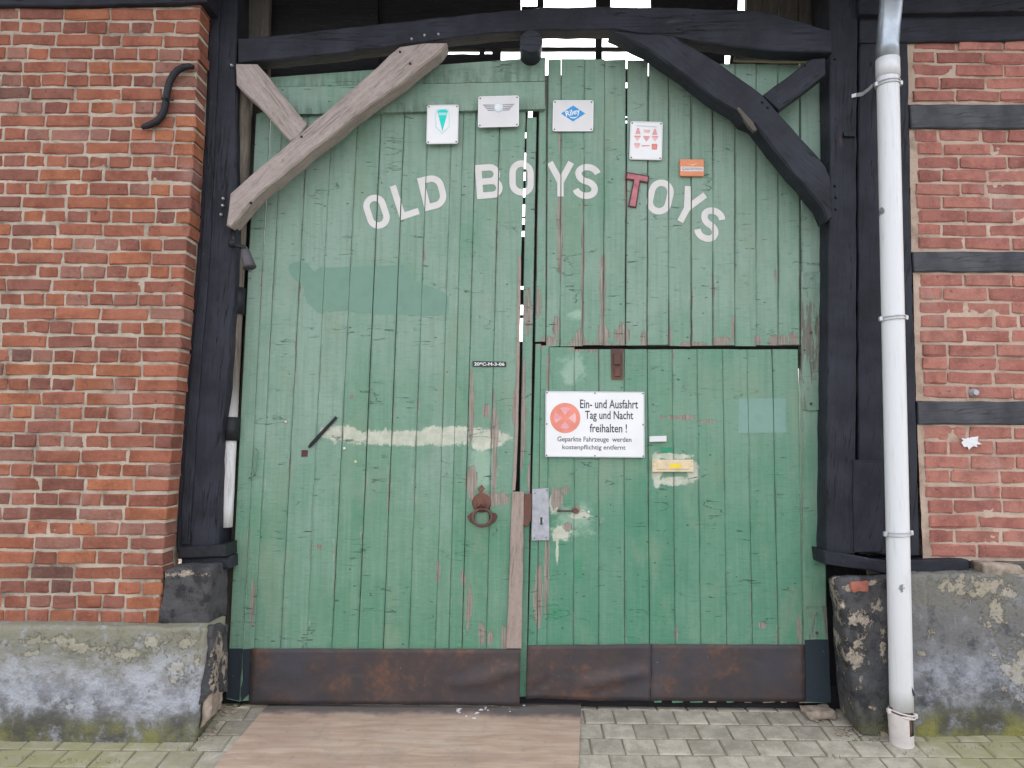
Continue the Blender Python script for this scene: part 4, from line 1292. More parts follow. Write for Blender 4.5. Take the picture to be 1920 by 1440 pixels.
# cross pieces seen as dark breaks in the bright slits
for ya, yb in ((190, 247), (258, 285), (316, 321), (338, 352), (369, 382), (405, 408), (420, 432), (443, 536), (542, 571), (590, 596)):
    xa = 982 - (ya - 250) * .018
    xb = 982 - (yb - 250) * .018
    beam('joint_strip', [(xa - 8, ya), (xa + 8, ya), (xb + 8, yb), (xb - 8, yb)], 0.075, 0.09, M['deadboard'], RF, seed=int(ya), jit=.0008)
beam('joint_strip', [(964, 640), (1016, 640), (1010, 1310), (950, 1310)], 0.075, 0.09, M['deadboard'], RF, seed=73, jit=0)
beam('joint_strip', [(1000, 140), (1030, 210), (1012, 640), (990, 640)], 0.065, 0.085, M['deadboard'], RF, seed=74, jit=0)
for ya, yb in ((128, 152), (164, 216), (220, 224), (230, 640)):
    beam('joint_strip', [(1168, ya), (1184, ya), (1182, yb), (1166, yb)], 0.04, 0.06, M['deadboard'], RF, seed=75 + ya, jit=.0005)
def strap(pts, bolts, seed):
    s = beam('strap_hinge', pts, -0.008, 0.0, M['paint_r'], RF, seed=seed, bev=.002, jit=.0006)
    for k, (x, y) in enumerate(bolts):
        bolt(x, y, -0.011, 0.0095, M['rust2'] if k % 2 else M['paint_r'], s)
strap([(1503, 510), (1538, 509), (1541, 768), (1522, 771), (1503, 768)], [(1521, 521), (1521, 623), (1522, 677), (1521, 757)], 76)
strap([(1508, 1138), (1550, 1137), (1553, 1200), (1508, 1200)], [(1530, 1151), (1532, 1187)], 77)
skin('painted_foot', [(1510, 1200), (1554, 1199), (1558, 1318), (1511, 1316)], -0.0095, .012, M['darkgate'], RF, 78)

# ---- wicket door
WD = thing('wicket_door', P(1250, 1315, 0.0), 'lower green wicket door with letter slot and no-parking sign set in the right leaf', 'door')
jw = [(990, 1003), (1007, 1014), (1025, 1029), (1075, 1077), (1123, 1123), (1171, 1170), (1218, 1214), (1266, 1261), (1314, 1307), (1363, 1355), (1411, 1401), (1459, 1448), (1506, 1497)]
for i, (p, q) in enumerate(zip(jw, jw[1:])):
    f = lambda pt, y: pt[0] + (pt[1] - pt[0]) * (1193 - y) / (1193 - 680)
    yt, yb = 655 + (0 if i > 2 else -10 + 3 * i), 1306
    plank('plank', (f(p, yt), yt), (f(q, yt), yt), (f(q, yb), yb), (f(p, yb), yb), 0.006 + rnd(.002), 0.014, M['paint_w'], WD, 680 + i, gap=random.choice((.0003, .0006, .0012, .0022)), bev=random.choice((.0015, .0022, .0032)))
beam('backing', [(1006, 660), (1494, 660), (1500, 1300), (992, 1300)], 0.0225, 0.05, M['paint_s'], WD, seed=80, jit=0)
kr = sheet('kick_plate', (990, 1210), (1221, 1208), (1220, 1315), (986, 1310), -0.010, M['rust'], WD,
      [lambda u, v: crease(u, v, .40, .75, 1.0, .45, .14, .026), lambda u, v: crease(u, v, .02, .95, .18, .6, .08, -.012), lambda u, v: 0.006 * math.sin(u * 9) * v], 61, nx=30)
kr2 = sheet('kick_plate', (1221, 1208), (1509, 1209), (1510, 1316), (1220, 1314), -0.008, M['rust'], WD, [lambda u, v: crease(u, v, -.1, .8, .3, .95, .1, .005)], 62, nx=30)
for k_ in (kr, kr2): k_['label'] = 'dark rusty sheet metal kick plate'
random.seed(90)
for x0 in range(1225, 1500, 34):
    w = random.uniform(14, 30)
    beam('paint_chip', [(x0, 1312), (x0 + w, 1312), (x0 + w - 2, 1317), (x0 + 2, 1318)], -0.002, 0.012, M['paint_w'] if random.random() < .5 else M['stonedust'], WD, seed=x0, bev=.001)

# lock furniture
LK = thing('door_lock', P(1013, 965, 0), 'grey metal lock plate with rusty latch and lever on the wicket door', 'lock')
beam('lock_plate', [(998, 917), (1029, 915), (1030, 1013), (997, 1014)], -0.006, 0.004, M['lockplate'], LK, seed=81, bev=.002, jit=.0008)
beam('lock_case', [(983, 927), (997, 926), (996, 976), (988, 988), (981, 984)], -0.012, 0.02, M['rust2'], LK, seed=82, bev=.003, jit=.001)
kh = lathe_disc('keyhole', 1015, 976, -0.0085, 0.014, 0.006, M['galv'], LK, 14)
mesh_obj('slot', [P(1013, 970, -.0135), P(1017, 970, -.0135), P(1017, 984, -.0135), P(1013, 984, -.0135)], [(3, 2, 1, 0)], M['ink'], LK)
for x, y in ((1003, 925), (1026, 919), (1002, 1009), (1024, 1008)): bolt(x, y, -.008, .0035, M['ink'], LK, 'screw')
tube('lever', [P(1046, 958, 0.0), P(1046, 958, -.03), P(1052, 958, -.034), P(1064, 958, -.034), P(1075, 958, -.034)], 0.0055, M['rust2'], LK, 8)
beam('lever_grip', [(1074, 954), (1081, 953), (1087, 958), (1081, 963), (1074, 962)], -0.042, -0.026, M['rust2'], LK, seed=83, bev=.003, jit=0)
bolt(1104, 960, -0.0, .007, M['flake'], LK, 'stop_peg')

HS = thing('door_latch', P(1157, 680, 0), 'small rusty hasp at the top of the wicket door', 'latch')
beam('back_plate', [(1146, 654), (1168, 654), (1168, 711), (1147, 711)], -0.003, 0.005, M['rust2'], HS, seed=84, bev=.002, jit=.0005)
beam('slider', [(1151, 662), (1164, 662), (1164, 684), (1151, 684)], -0.014, -0.003, M['rust2'], HS, seed=85, bev=.004, jit=0)
beam('slider', [(1152, 689), (1164, 689), (1164, 706), (1152, 706)], -0.012, -0.003, M['rust2'], HS, seed=86, bev=.004, jit=0)

# letter slot
LS = thing('letter_slot', P(1262, 873, 0), 'cream letter slot with a yellow sticker on the wicket door', 'letter slot')
beam('frame', [(1223, 862), (1300, 862), (1301, 885), (1223, 885)], -0.010, 0.006, M['creamplastic'], LS, seed=87, bev=.003, jit=0)
beam('flap', [(1232, 867), (1292, 867), (1292, 880), (1232, 880)], -0.0145, -0.009, M['creamplastic'], LS, seed=88, bev=.003, jit=0)
beam('sticker', [(1256, 870), (1276, 870), (1278, 877), (1256, 877)], -0.0155, -0.0143, M['yellow'], LS, seed=89, bev=.0003, jit=0)
for x, y in ((1226, 866), (1297, 866), (1226, 874), (1297, 874)): bolt(x, y, -.011, .0028, M['ink'], LS, 'screw')
bp = beam('name_plate', [(1218, 818), (1250, 817), (1250, 828), (1218, 829)], -0.012, 0.005, M['whitegrey'], None, seed=91, bev=.003, jit=0)
tag(bp, 'small blank white name plate between no-parking sign and letter slot', 'name plate')
tp = beam('tape_patch', [(1241, 839), (1262, 839), (1262, 848), (1241, 848)], 0.0025, 0.005, M['tape'], WD, seed=92, bev=.0005, jit=0)

# ================================================================== SIGNS
def text_mesh(s, w=None, h=None, bold=0.0):
    cu = bpy.data.curves.new('t', 'FONT')
    cu.body = s; cu.size = 1.0; cu.offset = bold; cu.align_x = 'LEFT'
    cu.resolution_u = 3
    o = bpy.data.objects.new('t', cu)
    C.objects.link(o)
    dg = bpy.context.evaluated_depsgraph_get()
    me = o.evaluated_get(dg).to_mesh()
    vs = [v.co.copy() for v in me.vertices]
    fs = [tuple(p.vertices) for p in me.polygons]
    o.evaluated_get(dg).to_mesh_clear()
    bpy.data.objects.remove(o)
    xs_ = [v.x for v in vs]; ys_ = [v.y for v in vs]
    x0, x1, y0, y1 = min(xs_), max(xs_), min(ys_), max(ys_)
    sx = (w / (x1 - x0)) if w else 1; sy = (h / (y1 - y0)) if h else sx
    return [((v.x - (x0 + x1) / 2) * sx, (v.y - (y0 + y1) / 2) * sy) for v in vs], fs

class Sign:
    """plate on the gate; local coordinates run from -1 to 1 across it"""
    def __init__(self, name, tl, tr, br, bl, Y, mat, label, cat='sign', rad=0.012, th=0.006, rim=None, corners=True):
        a, b_, c, d = (P(*q, Y) for q in (tl, tr, br, bl))
        self.c = (a + b_ + c + d) / 4
        self.ex = ((b_ - a) + (c - d)) / 4; self.ez = ((a - d) + (b_ - c)) / 4
        self.Y = Y
        self.t = thing(name, self.c, label, cat)
        hx, hz = self.ex.length, self.ez.length
        self.hx, self.hz = hx, hz
        self.plate('plate', 1.0, rad, 0.0, th, mat)
        if rim: self.plate('rim', 1.0, rad, -0.0015, 0.0018, rim, hole=0.006)
        if corners:
            for sx in (-1, 1):
                for sz in (-1, 1):
                    p = self.w(sx * (1 - .011 / hx), sz * (1 - .011 / hz))
                    bm = bmesh.new()
                    bmesh.ops.create_cone(bm, cap_ends=True, segments=8, radius1=.0042, radius2=.003, depth=.004, matrix=Matrix.Rotation(R(90), 4, 'X'))
                    bm_obj('screw', bm, M['rust2'], self.t, loc=(p.x, self.Y - .003, p.z))
    def w(self, u, v, dy=0.0):
        p = self.c + self.ex * u + self.ez * v
        return Vector((p.x, self.Y + dy, p.z))
    def outline(self, s, rad, inset=0.0):
        pts = []
        hx, hz = self.hx * s - inset, self.hz * s - inset
        rad = max(rad - inset, .001)
        for cx, cz, a0 in ((1, 1, 0), (-1, 1, 90), (-1, -1, 180), (1, -1, 270)):
            for k in range(5):
                a = R(a0 + 90 * k / 4)
                pts.append(((cx * (hx - rad) + rad * math.cos(a)) / self.hx, (cz * (hz - rad) + rad * math.sin(a)) / self.hz))
        return pts
    def plate(self, name, s, rad, dy, th, mat, hole=None):
        o1 = self.outline(s, rad)
        n = len(o1)
        vs, fs = [], []
        if hole:
            o2 = self.outline(s, rad, hole)
            vs = [self.w(u, v, dy + .0008) for u, v in o1] + [self.w(u, v, dy) for u, v in o2] + [self.w(u, v, dy + th) for u, v in o2] + [self.w(u, v, dy + th) for u, v in o1]
            for k in range(n):
                q = (k + 1) % n
                fs += [(k, n + k, n + q, q), (n + k, 2 * n + k, 2 * n + q, n + q), (3 * n + k, k, q, 3 * n + q)]
        else:
            o2 = self.outline(s, rad, .002)
            vs = [self.w(u, v, dy) for u, v in o2] + [self.w(u, v, dy + .0015) for u, v in o1] + [self.w(u, v, dy + th) for u, v in o1]
            fs.append(tuple(range(n - 1, -1, -1)))
            for k in range(n):
                q = (k + 1) % n
                fs += [(k, q, n + q, n + k), (n + k, n + q, 2 * n + q, 2 * n + k)]
        return mesh_obj(name, vs, fs, mat, self.t)
    def poly(self, name, pts, mat, dy=-0.0006, parent=None):
        tri = tessellate_polygon([[Vector((u, v, 0)) for u, v in pts]])
        vs = [self.w(u, v, dy) for u, v in pts]
        fs = []
        for a, b_, c in tri:
            nrm = (vs[b_] - vs[a]).cross(vs[c] - vs[a])
            fs.append((a, b_, c) if nrm.y < 0 else (a, c, b_))
        return mesh_obj(name, vs, fs, mat, parent or self.t)
    def text(self, s, u, v, w, h, mat, dy=-0.0006, name='lettering', rot=0.0, bold=0.0):
        pts, fs = text_mesh(s, w * 2 * self.hx, h * 2 * self.hz, bold)
        cr, sr = math.cos(rot), math.sin(rot)
        vs = []
        for x, z in pts:
            x, z = x * cr - z * sr, x * sr + z * cr
            vs.append(self.w(u + x / self.hx, v + z / self.hz, dy))
        o = mesh_obj(name, vs, fs, mat, self.t)
        return o
    def disc(self, name, u, v, r, mat, dy=-0.0006, r2=None, a0=0, a1=360, n=40):
        k = self.hx / self.hz
        if r2 is None:
            return self.poly(name, [(u + r * math.cos(R(360 * i / n)), v + r * k * math.sin(R(360 * i / n))) for i in range(n)], mat, dy)
        vs, fs = [], []
        for i in range(n + 1):
            a = R(a0 + (a1 - a0) * i / n)
            vs.append(self.w(u + r * math.cos(a), v + r * k * math.sin(a), dy)); vs.append(self.w(u + r2 * math.cos(a), v + r2 * k * math.sin(a), dy))
        for i in range(n): fs.append((2 * i, 2 * i + 1, 2 * i + 3, 2 * i + 2))
        return mesh_obj(name, vs, fs, mat, self.t)

# no-parking sign
S = Sign('parking_sign', (1023, 733), (1208, 735), (1209, 858), (1022, 857), -0.012, M['white'], 'white German no-parking sign with faded red disc on the wicket door', 'sign', rad=.006, th=.012, rim=M['paleink'], corners=False)
cu_, cv_, cr_ = -0.60, 0.185, 0.305
S.disc('red_disc', cu_, cv_, cr_, M['red'], -.0006)
kk = S.hx / S.hz
for a0, mt in ((62, M['pink']), (152, M['pink']), (242, M['pink']), (332, M['palepink'])):
    pts = []
    rr = cr_ * 0.72
    off = 16
    for i in range(13):
        a = R(a0 - 45 + off + (90 - 2 * off) * i / 12 + 28)
        pts.append((cu_ + rr * math.cos(a), cv_ + rr * kk * math.sin(a)))
    am = R(a0 + 28)
    pts.append((cu_ + cr_ * .2 * math.cos(am), cv_ + cr_ * .2 * kk * math.sin(am)))
    S.poly('disc_field', pts, mt, -.0011)
S.text('Ein- und Ausfahrt', 0.285, 0.62, 0.585, 0.135, M['ink'], bold=.012)
S.text('Tag und Nacht', 0.285, 0.245, 0.485, 0.165, M['ink'], bold=.012)
S.text('freihalten !', 0.27, -0.115, 0.375, 0.13, M['ink'], bold=.012)
S.text('Geparkte Fahrzeuge  werden', -0.01, -0.475, 0.745, 0.098, M['ink'], bold=.008)
S.text('kostenpflichtig entfernt', -0.02, -0.715, 0.635, 0.09, M['ink'], bold=.008)
for u, v in ((-.97, .95), (0, .95), (.97, .95), (-.97, 0), (.97, 0), (-.97, -.95), (0, -.95), (.97, -.95)):
    p = S.w(u, v); bolt(960, 720, 0, .004, M['rust2'], S.t, 'nail').location = (p.x, S.Y - .004, p.z)

# turquoise cone badge
S = Sign('badge_sign', (801, 197), (860, 196), (859, 269), (799, 270), -0.036, M['white'], 'white enamel sign with turquoise wedge in a shield', 'sign', rim=M['whitegrey'])
S.poly('shield', [(-.40, .80), (.36, .80), (.46, .45), (.46, -.15), (0, -.52), (-.46, -.15), (-.50, .45)], M['paleblue'], -.0005)
S.poly('shield_field', [(-.34, .74), (.30, .74), (.38, .42), (.38, -.12), (0, -.42), (-.38, -.12), (-.42, .42)], M['white'], -.0009)
S.poly('wedge', [(-.36, .66), (-.18, .74), (.18, .74), (.34, .66), (0, -.36)], M['paleturq'], -.0013)
S.poly('wedge_top', [(-.36, .66), (-.18, .75), (.18, .75), (.34, .66), (.31, .60), (-.32, .60)], M['turq'], -.0016)
S.poly('wedge_field', [(-.25, .45), (.25, .45), (0, -.38)], M['turq'], -.0016)
S.text('D K W', 0, .52, .20, .045, M['white'], -.0019)
# winged ball
S = Sign('badge_sign', (897, 181), (973, 179), (973, 237), (896, 239), -0.036, M['whitegrey'], 'cream white enamel sign with grey wings round a pale ball', 'sign', rim=M['white'])
for sx in (-1, 1):
    for k in range(4):
        y0 = .44 - k * .115
        x1 = .78 - k * .075
        S.poly('wing_feather', [(sx * .2, y0 + .01), (sx * x1, y0 + .03), (sx * (x1 - .03), y0 - .045), (sx * .2, y0 - .05)], M['greyink'], -.0006)
S.disc('ball_rim', 0, .25, .235, M['greyink'], -.001)
S.disc('ball', 0, .265, .225, M['paleblue'], -.0014)
S.disc('ball_glow', -.03, .30, .14, M['white'], -.0018)
# blue diamond
S = Sign('badge_sign', (1037, 188), (1113, 188), (1112, 246), (1036, 246), -0.008, M['whitegrey'], 'white enamel sign with a blue diamond and script lettering', 'sign', rim=M['white'])
S.poly('diamond', [(0, .66), (.60, .14), (0, -.38), (-.60, .14)], M['blue'], -.0006)
S.text('Riley', -.01, .17, .36, .24, M['white'], -.001, rot=R(14), bold=.02)
S.poly('swash', [(-.22, -.06), (-.05, -.18), (.12, -.16), (.26, -.02), (.12, -.09), (-.05, -.10)], M['white'], -.001)
# sheet of small red badges
S = Sign('badge_sign', (1182, 227), (1243, 229), (1241, 300), (1180, 299), -0.010, M['white'], 'white enamel sign with nine small red emblems', 'sign', rim=M['whitegrey'])
S.poly('heading_bar', [(-.62, .80), (.62, .76), (.62, .70), (-.62, .74)], M['paleink'], -.0006)
def tri_up(u, v): return [(u - .17, v - .15), (u + .17, v - .15), (u + .08, v + .08), (u + .07, v + .17), (u - .07, v + .17), (u - .08, v + .08)]
def tri_dn(u, v): return [(u - .20, v + .13), (u + .20, v + .13), (u + .14, v), (u, v - .16), (u - .14, v)]
S.poly('emblem', tri_up(-.52, .48), M['pink'], -.0006); S.poly('emblem', tri_up(.52, .46), M['pink'], -.0006)
S.poly('emblem', [(-.2, .60), (0, .56), (.2, .58), (.24, .48), (.18, .40), (-.14, .42), (-.16, .50)], M['palepink'], -.0006)
S.poly('emblem', tri_dn(-.54, .12), M['palepink'], -.0006); S.poly('emblem', tri_dn(.02, .10), M['pink'], -.0006); S.poly('emblem', tri_dn(.54, .12), M['palepink'], -.0006)
for u in (-.54, .02, .54):
    S.poly('emblem_bar', [(u - .2, .23), (u + .2, .23), (u + .2, .19), (u - .2, .19)], M['signred'], -.001)
S.poly('emblem', [(-.72, -.18), (-.36, -.18), (-.40, -.34), (-.54, -.44), (-.68, -.34)], M['palepink'], -.0006)
S.poly('emblem_bar', [(-.72, -.16), (-.36, -.16), (-.36, -.20), (-.72, -.20)], M['signred'], -.001)
S.poly('emblem', [(-.26, -.25), (.22, -.24), (.22, -.29), (-.26, -.31)], M['signred'], -.0006)
S.poly('emblem', [(.34, -.16), (.70, -.16), (.68, -.46), (.36, -.46)], M['signred'], -.0006)
S.poly('emblem_field', [(.41, -.24), (.63, -.24), (.61, -.40), (.43, -.40)], M['red'], -.001)
# orange plate
S = Sign('badge_sign', (1275, 298), (1320, 299), (1320, 330), (1275, 330), -0.012, M['orange'], 'small orange metal plate with gold bird and white lettering stripe', 'sign', rad=.008, th=.014, corners=False)
S.poly('bird', [(-.62, .60), (-.1, .40), (0, .34), (.14, .44), (.62, .58), (.2, .34), (.06, .20), (-.06, .14), (-.02, .28)], M['gold'], -.0006)
S.poly('stripe', [(-.92, .08), (.94, .08), (.94, -.42), (-.92, -.42)], M['white'], -.0006)
S.poly('stripe_field', [(-.86, .01), (.88, .01), (.88, -.33), (-.86, -.33)], M['greyink'], -.001)
S.text('MOTO-GUZZI', 0, -.16, .80, .12, M['white'], -.0014, bold=.01)
# number strip lettering
ns, nf = text_mesh('20*C-M-3-06', 0.17, 0.019, .02)
nc = P(917.5, 682.5, -0.0085)
mesh_obj('lettering', [(nc.x + x, nc.y, nc.z + z) for x, z in ns], nf, M['white'], num)

# ================================================================== PAINTED LETTERS AND PATCHES (clipped to each board)
def clip(poly, cl):
    out = poly
    ar = sum(cl[i][0] * cl[(i + 1) % len(cl)][1] - cl[(i + 1) % len(cl)][0] * cl[i][1] for i in range(len(cl)))
    sg = 1 if ar > 0 else -1
    for i in range(len(cl)):
        a, b_ = cl[i], cl[(i + 1) % len(cl)]
        inp, out = out, []
        def sd(p): return sg * ((b_[0] - a[0]) * (p[1] - a[1]) - (b_[1] - a[1]) * (p[0] - a[0]))
        for k in range(len(inp)):
            p, q = inp[k], inp[(k + 1) % len(inp)]
            sp_, sq_ = sd(p), sd(q)
            if sp_ >= 0: out.append(p)
            if (sp_ >= 0) != (sq_ >= 0):
                t = sp_ / (sp_ - sq_)
                out.append((p[0] + (q[0] - p[0]) * t, p[1] + (q[1] - p[1]) * t))
        if len(out) < 3: return []
    return out

def board_paint(name, polys_px, mat, parent, lift=0.0009):
    vs, fs = [], []
    for poly in polys_px:
        dl = 0.0
        if isinstance(poly, tuple): dl, poly = poly
        w = [P(x, y, 0.0) for x, y in poly]
        w2 = [(p.x, p.z) for p in w]
        for cl, yf in PLANKS:
            r = clip(w2, cl)
            if not r: continue
            b0 = len(vs)
            vs += [(x, yf - lift - .0006 - dl, z) for x, z in r]
            ar = sum(r[i][0] * r[(i + 1) % len(r)][1] - r[(i + 1) % len(r)][0] * r[i][1] for i in range(len(r)))
            idx = list(range(b0, b0 + len(r)))
            fs.append(tuple(idx if ar > 0 else idx[::-1]))
    return mesh_obj(name, vs, fs, mat, parent)

def tris(poly):
    t = tessellate_polygon([[Vector((x, y, 0)) for x, y in poly]])
    return [[poly[i] for i in f] for f in t]

def stroke(pts, w, closed=False):
    n = len(pts)
    L, Rr = [], []
    for i in range(n):
        p = pts[i]
        a = pts[i - 1] if (closed or i) else None
        b_ = pts[(i + 1) % n] if (closed or i < n - 1) else None
        ds = []
        if a: ds.append((p[0] - a[0], p[1] - a[1]))
        if b_: ds.append((b_[0] - p[0], b_[1] - p[1]))
        ns_ = []
        for d in ds:
            l = math.hypot(*d) or 1
            ns_.append((-d[1] / l, d[0] / l))
        nx = sum(k[0] for k in ns_); nz = sum(k[1] for k in ns_)
        l = math.hypot(nx, nz) or 1
        nx, nz = nx / l, nz / l
        dot = max(.5, nx * ns_[0][0] + nz * ns_[0][1])
        o = w / 2 / dot
        L.append((p[0] + nx * o, p[1] + nz * o)); Rr.append((p[0] - nx * o, p[1] - nz * o))
    q = []
    m = n if closed else n - 1
    for i in range(m):
        k = (i + 1) % n
        q.append([L[i], L[k], Rr[k], Rr[i]])
    return q

def arc(cx, cy, rx, ry, a0, a1, n=8):
    return [(cx + rx * math.cos(R(a0 + (a1 - a0) * i / n)), cy + ry * math.sin(R(a0 + (a1 - a0) * i / n))) for i in range(n + 1)]

def glyph(ch, w, h, s):
    """strokes with y up, centred"""
    W2, H2 = w / 2 - s / 2, h / 2 - s / 2
    if ch == 'O':
        r = W2
        pts = arc(0, H2 - r, r, r, 0, 180, 10) + arc(0, -H2 + r, r, r, 180, 360, 10)
        return stroke(pts, s, True)
    if ch == 'L':
        return stroke([(-W2, h / 2), (-W2, -H2), (w / 2, -H2)], s)
    if ch == 'D':
        r = min(W2 * 1.1, H2 * .7)
        pts = [(-W2, -H2), (-W2, H2), (W2 - r, H2)] + arc(W2 - r, H2 - r, r, r, 90, 0, 6)[1:] + arc(W2 - r, -H2 + r, r, r, 0, -90, 6)
        return stroke(pts, s, True)
    if ch == 'B':
        q = H2 / 2
        r = q
        up = [(-W2, 0), (-W2, H2), (W2 - 3 - r, H2)] + arc(W2 - 3 - r, q, r, r, 90, -90, 8)[1:]
        lo = [(-W2, -H2), (-W2, 0), (W2 - r, 0)] + arc(W2 - r, -q, r, r, 90, -90, 8)[1:]
        return stroke(up, s, True) + [(.0003, q) for q in stroke(lo, s, True)]
    if ch == 'Y':
        return stroke([(-W2, h / 2), (0, -h * .08)], s) + [(.0003, q) for q in stroke([(W2, h / 2), (0, -h * .08)], s)] + [(.0006, q) for q in stroke([(0, -h * .02), (0, -h / 2)], s)]
    if ch == 'S':
        rx = W2
        ry = H2 / 2
        pts = arc(0, ry, rx, ry, 22, 180, 9) + arc(0, ry, rx * .98, ry, 180, 262, 5)[1:] + arc(0, -ry, rx * .98, ry, 82, 0, 5) + arc(0, -ry, rx, ry, 0, -158, 9)[1:]
        return stroke(pts, s)
    if ch == 'T':
        return stroke([(-w / 2, H2), (w / 2, H2)], s) + stroke([(0, h / 2), (0, -h / 2)], s)

def place(quads, cx, cy, ccw):
    c, s_ = math.cos(R(ccw)), math.sin(R(ccw))
    out = []
    for q in quads:
        if isinstance(q, tuple):
            out.append((q[0], place([q[1]], cx, cy, ccw)[0])); continue
        out.append([(cx + x * c - y * s_, cy - (x * s_ + y * c)) for x, y in q])
    return out

for ch, cx, cy, w, h, rot, par in (('O', 706, 397, 43, 65, 18, LF), ('L', 759, 376, 38, 66, 18, LF), ('D', 812, 360, 46, 63, 14, LF), ('B', 917, 340, 49, 64, 4, LF),
                                   ('O', 978, 334, 46, 66, 0, LF), ('Y', 1051, 336, 52, 64, 0, RF), ('S', 1100, 340, 49, 66, -12, RF),
                                   ('O', 1238, 369, 47, 66, -13, RF), ('Y', 1291, 386, 48, 66, -28, RF), ('S', 1331, 421, 47, 66, -28, RF)):
    board_paint('painted_letter', place(glyph(ch, w, h, 12.0), cx, cy, rot), M['letter'], par)
# the replaced T is a cut-out letter nailed on
T0 = place(glyph('T', 40, 60, 11), 1190, 357, -10)
TL = thing('wooden_letter', P(1190, 357, -.01), 'dusty red cut-out letter T with dark edge among the white painted letters', 'letter')
def outline_T(w, h, s, g=0):
    H2, W2 = h / 2 + g, w / 2 + g
    return [(-W2, H2), (W2, H2), (W2, h / 2 - s - g), (s / 2 + g, h / 2 - s - g), (s / 2 + g + 1, -H2), (-s / 2 - g - 1, -H2), (-s / 2 - g, h / 2 - s - g), (-W2, h / 2 - s - g)]
for g, Y0, Y1, mt, nm in ((1.6, -.008, .0, M['tdark'], 'back_board'), (-0.6, -.011, -.007, M['tletter'], 'face')):
    pts = place([outline_T(40, 60, 10.5, g)], 1191, 357, -10)[0]
    beam(nm, pts, Y0, Y1, mt, TL, seed=95, bev=.0012, jit=0.0006, step=.03)

# darker green ghost of a removed cut-out, and a paler square
ghost = [(541, 503), (543, 496), (552, 491), (566, 490), (577, 494), (585, 505), (590, 509), (597, 503), (604, 500), (612, 502), (660, 500), (752, 497), (764, 504), (772, 515), (776, 527), (790, 532), (814, 540), (832, 548), (841, 556), (841, 590), (790, 592), (700, 589), (690, 586), (676, 587), (650, 583), (610, 583), (603, 589), (594, 584), (578, 570), (572, 556), (570, 540), (564, 532), (553, 525), (545, 515)]
g1 = board_paint('paint_ghost', tris(ghost), M['ghost'], LF, .0004)
g1['label'] = 'darker green silhouette where a cut-out was removed'
board_paint('paint_patch', [[(1386, 747), (1474, 747), (1475, 811), (1384, 812)]], M['ghostlight'], WD, .0003)

# ================================================================== DOWNPIPE
DP = thing('downpipe', P(1692, 1405, -0.32), 'white rainwater downpipe with grey zinc elbow right of the gate', 'downpipe')
DY = -0.315
pipe = [P(1663.5 + 27 * t, 104 + 1226 * t, DY) for t in [k / 30 for k in range(31)]]
tube('pipe', pipe, 0.056, M['pvc'], DP, 24)
zn = [P(1664, 114, DY), P(1664, 85, DY - .002), P(1666, 55, DY - .012), P(1669, 25, DY - .03), P(1671, 0, DY - .055), P(1672, -30, DY - .09), P(1672, -70, DY - .14), P(1672, -105, DY - .17)]
tube('zinc_elbow', zn, [0.0595, 0.058, .058, .058, .058, .058, .058, .058], M['zinc'], DP, 24)
tube('pipe_collar', [P(1664, 112, DY), P(1665, 146, DY)], 0.0605, M['pvc'], DP, 24)
# cut-off shoe at the foot: a half open, ragged end piece
def shoe():
    a, b_ = P(1688, 1336, DY), P(1692, 1412, DY)
    vs, fs = [], []
    seg, nr = 24, 10
    for j in range(nr + 1):
        t = j / nr
        c = a.lerp(b_, t)
        r = 0.0595 - 0.004 * t
        for k in range(seg):
            an = 2 * math.pi * k / seg
            x, y = math.cos(an), math.sin(an)
            z = c.z
            if j == nr: z += 0.05 * max(0, -x) + .004 * rnd(1)
            vs.append((c.x + r * x, c.y + r * y, z))
    for j in range(nr):
        for k in range(seg):
            t = j / nr; an = 360 * (k + .5) / seg
            # torn opening on the right flank
            if 285 < an < 345 and 1 <= j <= 4 - (330 - an) / 25 + 2 and j < 5: continue
            q = (k + 1) % seg
            fs.append((j * seg + k, (j + 1) * seg + k, (j + 1) * seg + q, j * seg + q))
    return mesh_obj('shoe', vs, fs, M['pvc_end'], DP, smooth=True)
random.seed(4)
shoe()
tube('inner_pipe', [P(1688, 1325, DY), P(1690, 1385, DY)], 0.050, M['rust2'], DP, 20)
beam('tear', [(1701, 1274), (1706, 1279), (1712, 1292), (1716, 1302), (1714, 1306), (1708, 1294), (1703, 1284)], DY - .047, DY - .03, M['ink'], DP, seed=96, bev=.0005, jit=.001)
def clamp(py, xoff=0, mat='galv', tilt=0.004):
    t = (py - 104) / 1226
    c = P(1663.5 + 27 * t, py, DY)
    pts = [c + Vector((0.0595 * math.cos(a), 0.0595 * math.sin(a), tilt * math.cos(a))) for a in [2 * math.pi * k / 28 for k in range(28)]]
    for dz in (-.008, .008):
        o = tube('clamp', [p + Vector((0, 0, dz)) for p in pts], 0.0042, M[mat], DP, 6, closed=True)
    for sx in (-1, 1):
        p = c + Vector((sx * .066, -.005, tilt * sx))
        bm = bmesh.new()
        bmesh.ops.create_cube(bm, size=1, matrix=Matrix.Translation((0, 0, 0)) @ Matrix.Diagonal((.018, .022, .024, 1)))
        bmesh.ops.bevel(bm, geom=bm.edges[:], offset=.003, segments=1, affect='EDGES')
        bm_obj('clamp_lug', bm, M[mat], DP, loc=p)
clamp(158); clamp(597); clamp(1000); clamp(1337, mat='pvc_end', tilt=-.012)
st = [P(1636, 160, DY + .02), P(1628, 168, DY + .06), P(1617, 176, -.2), P(1605, 178, -.15), P(1597, 180, -.137)]
vs, fs = [], []
for p in st: vs += [(p.x, p.y, p.z + .010), (p.x, p.y, p.z - .010), (p.x + .002, p.y + .006, p.z - .010), (p.x + .002, p.y + .006, p.z + .010)]
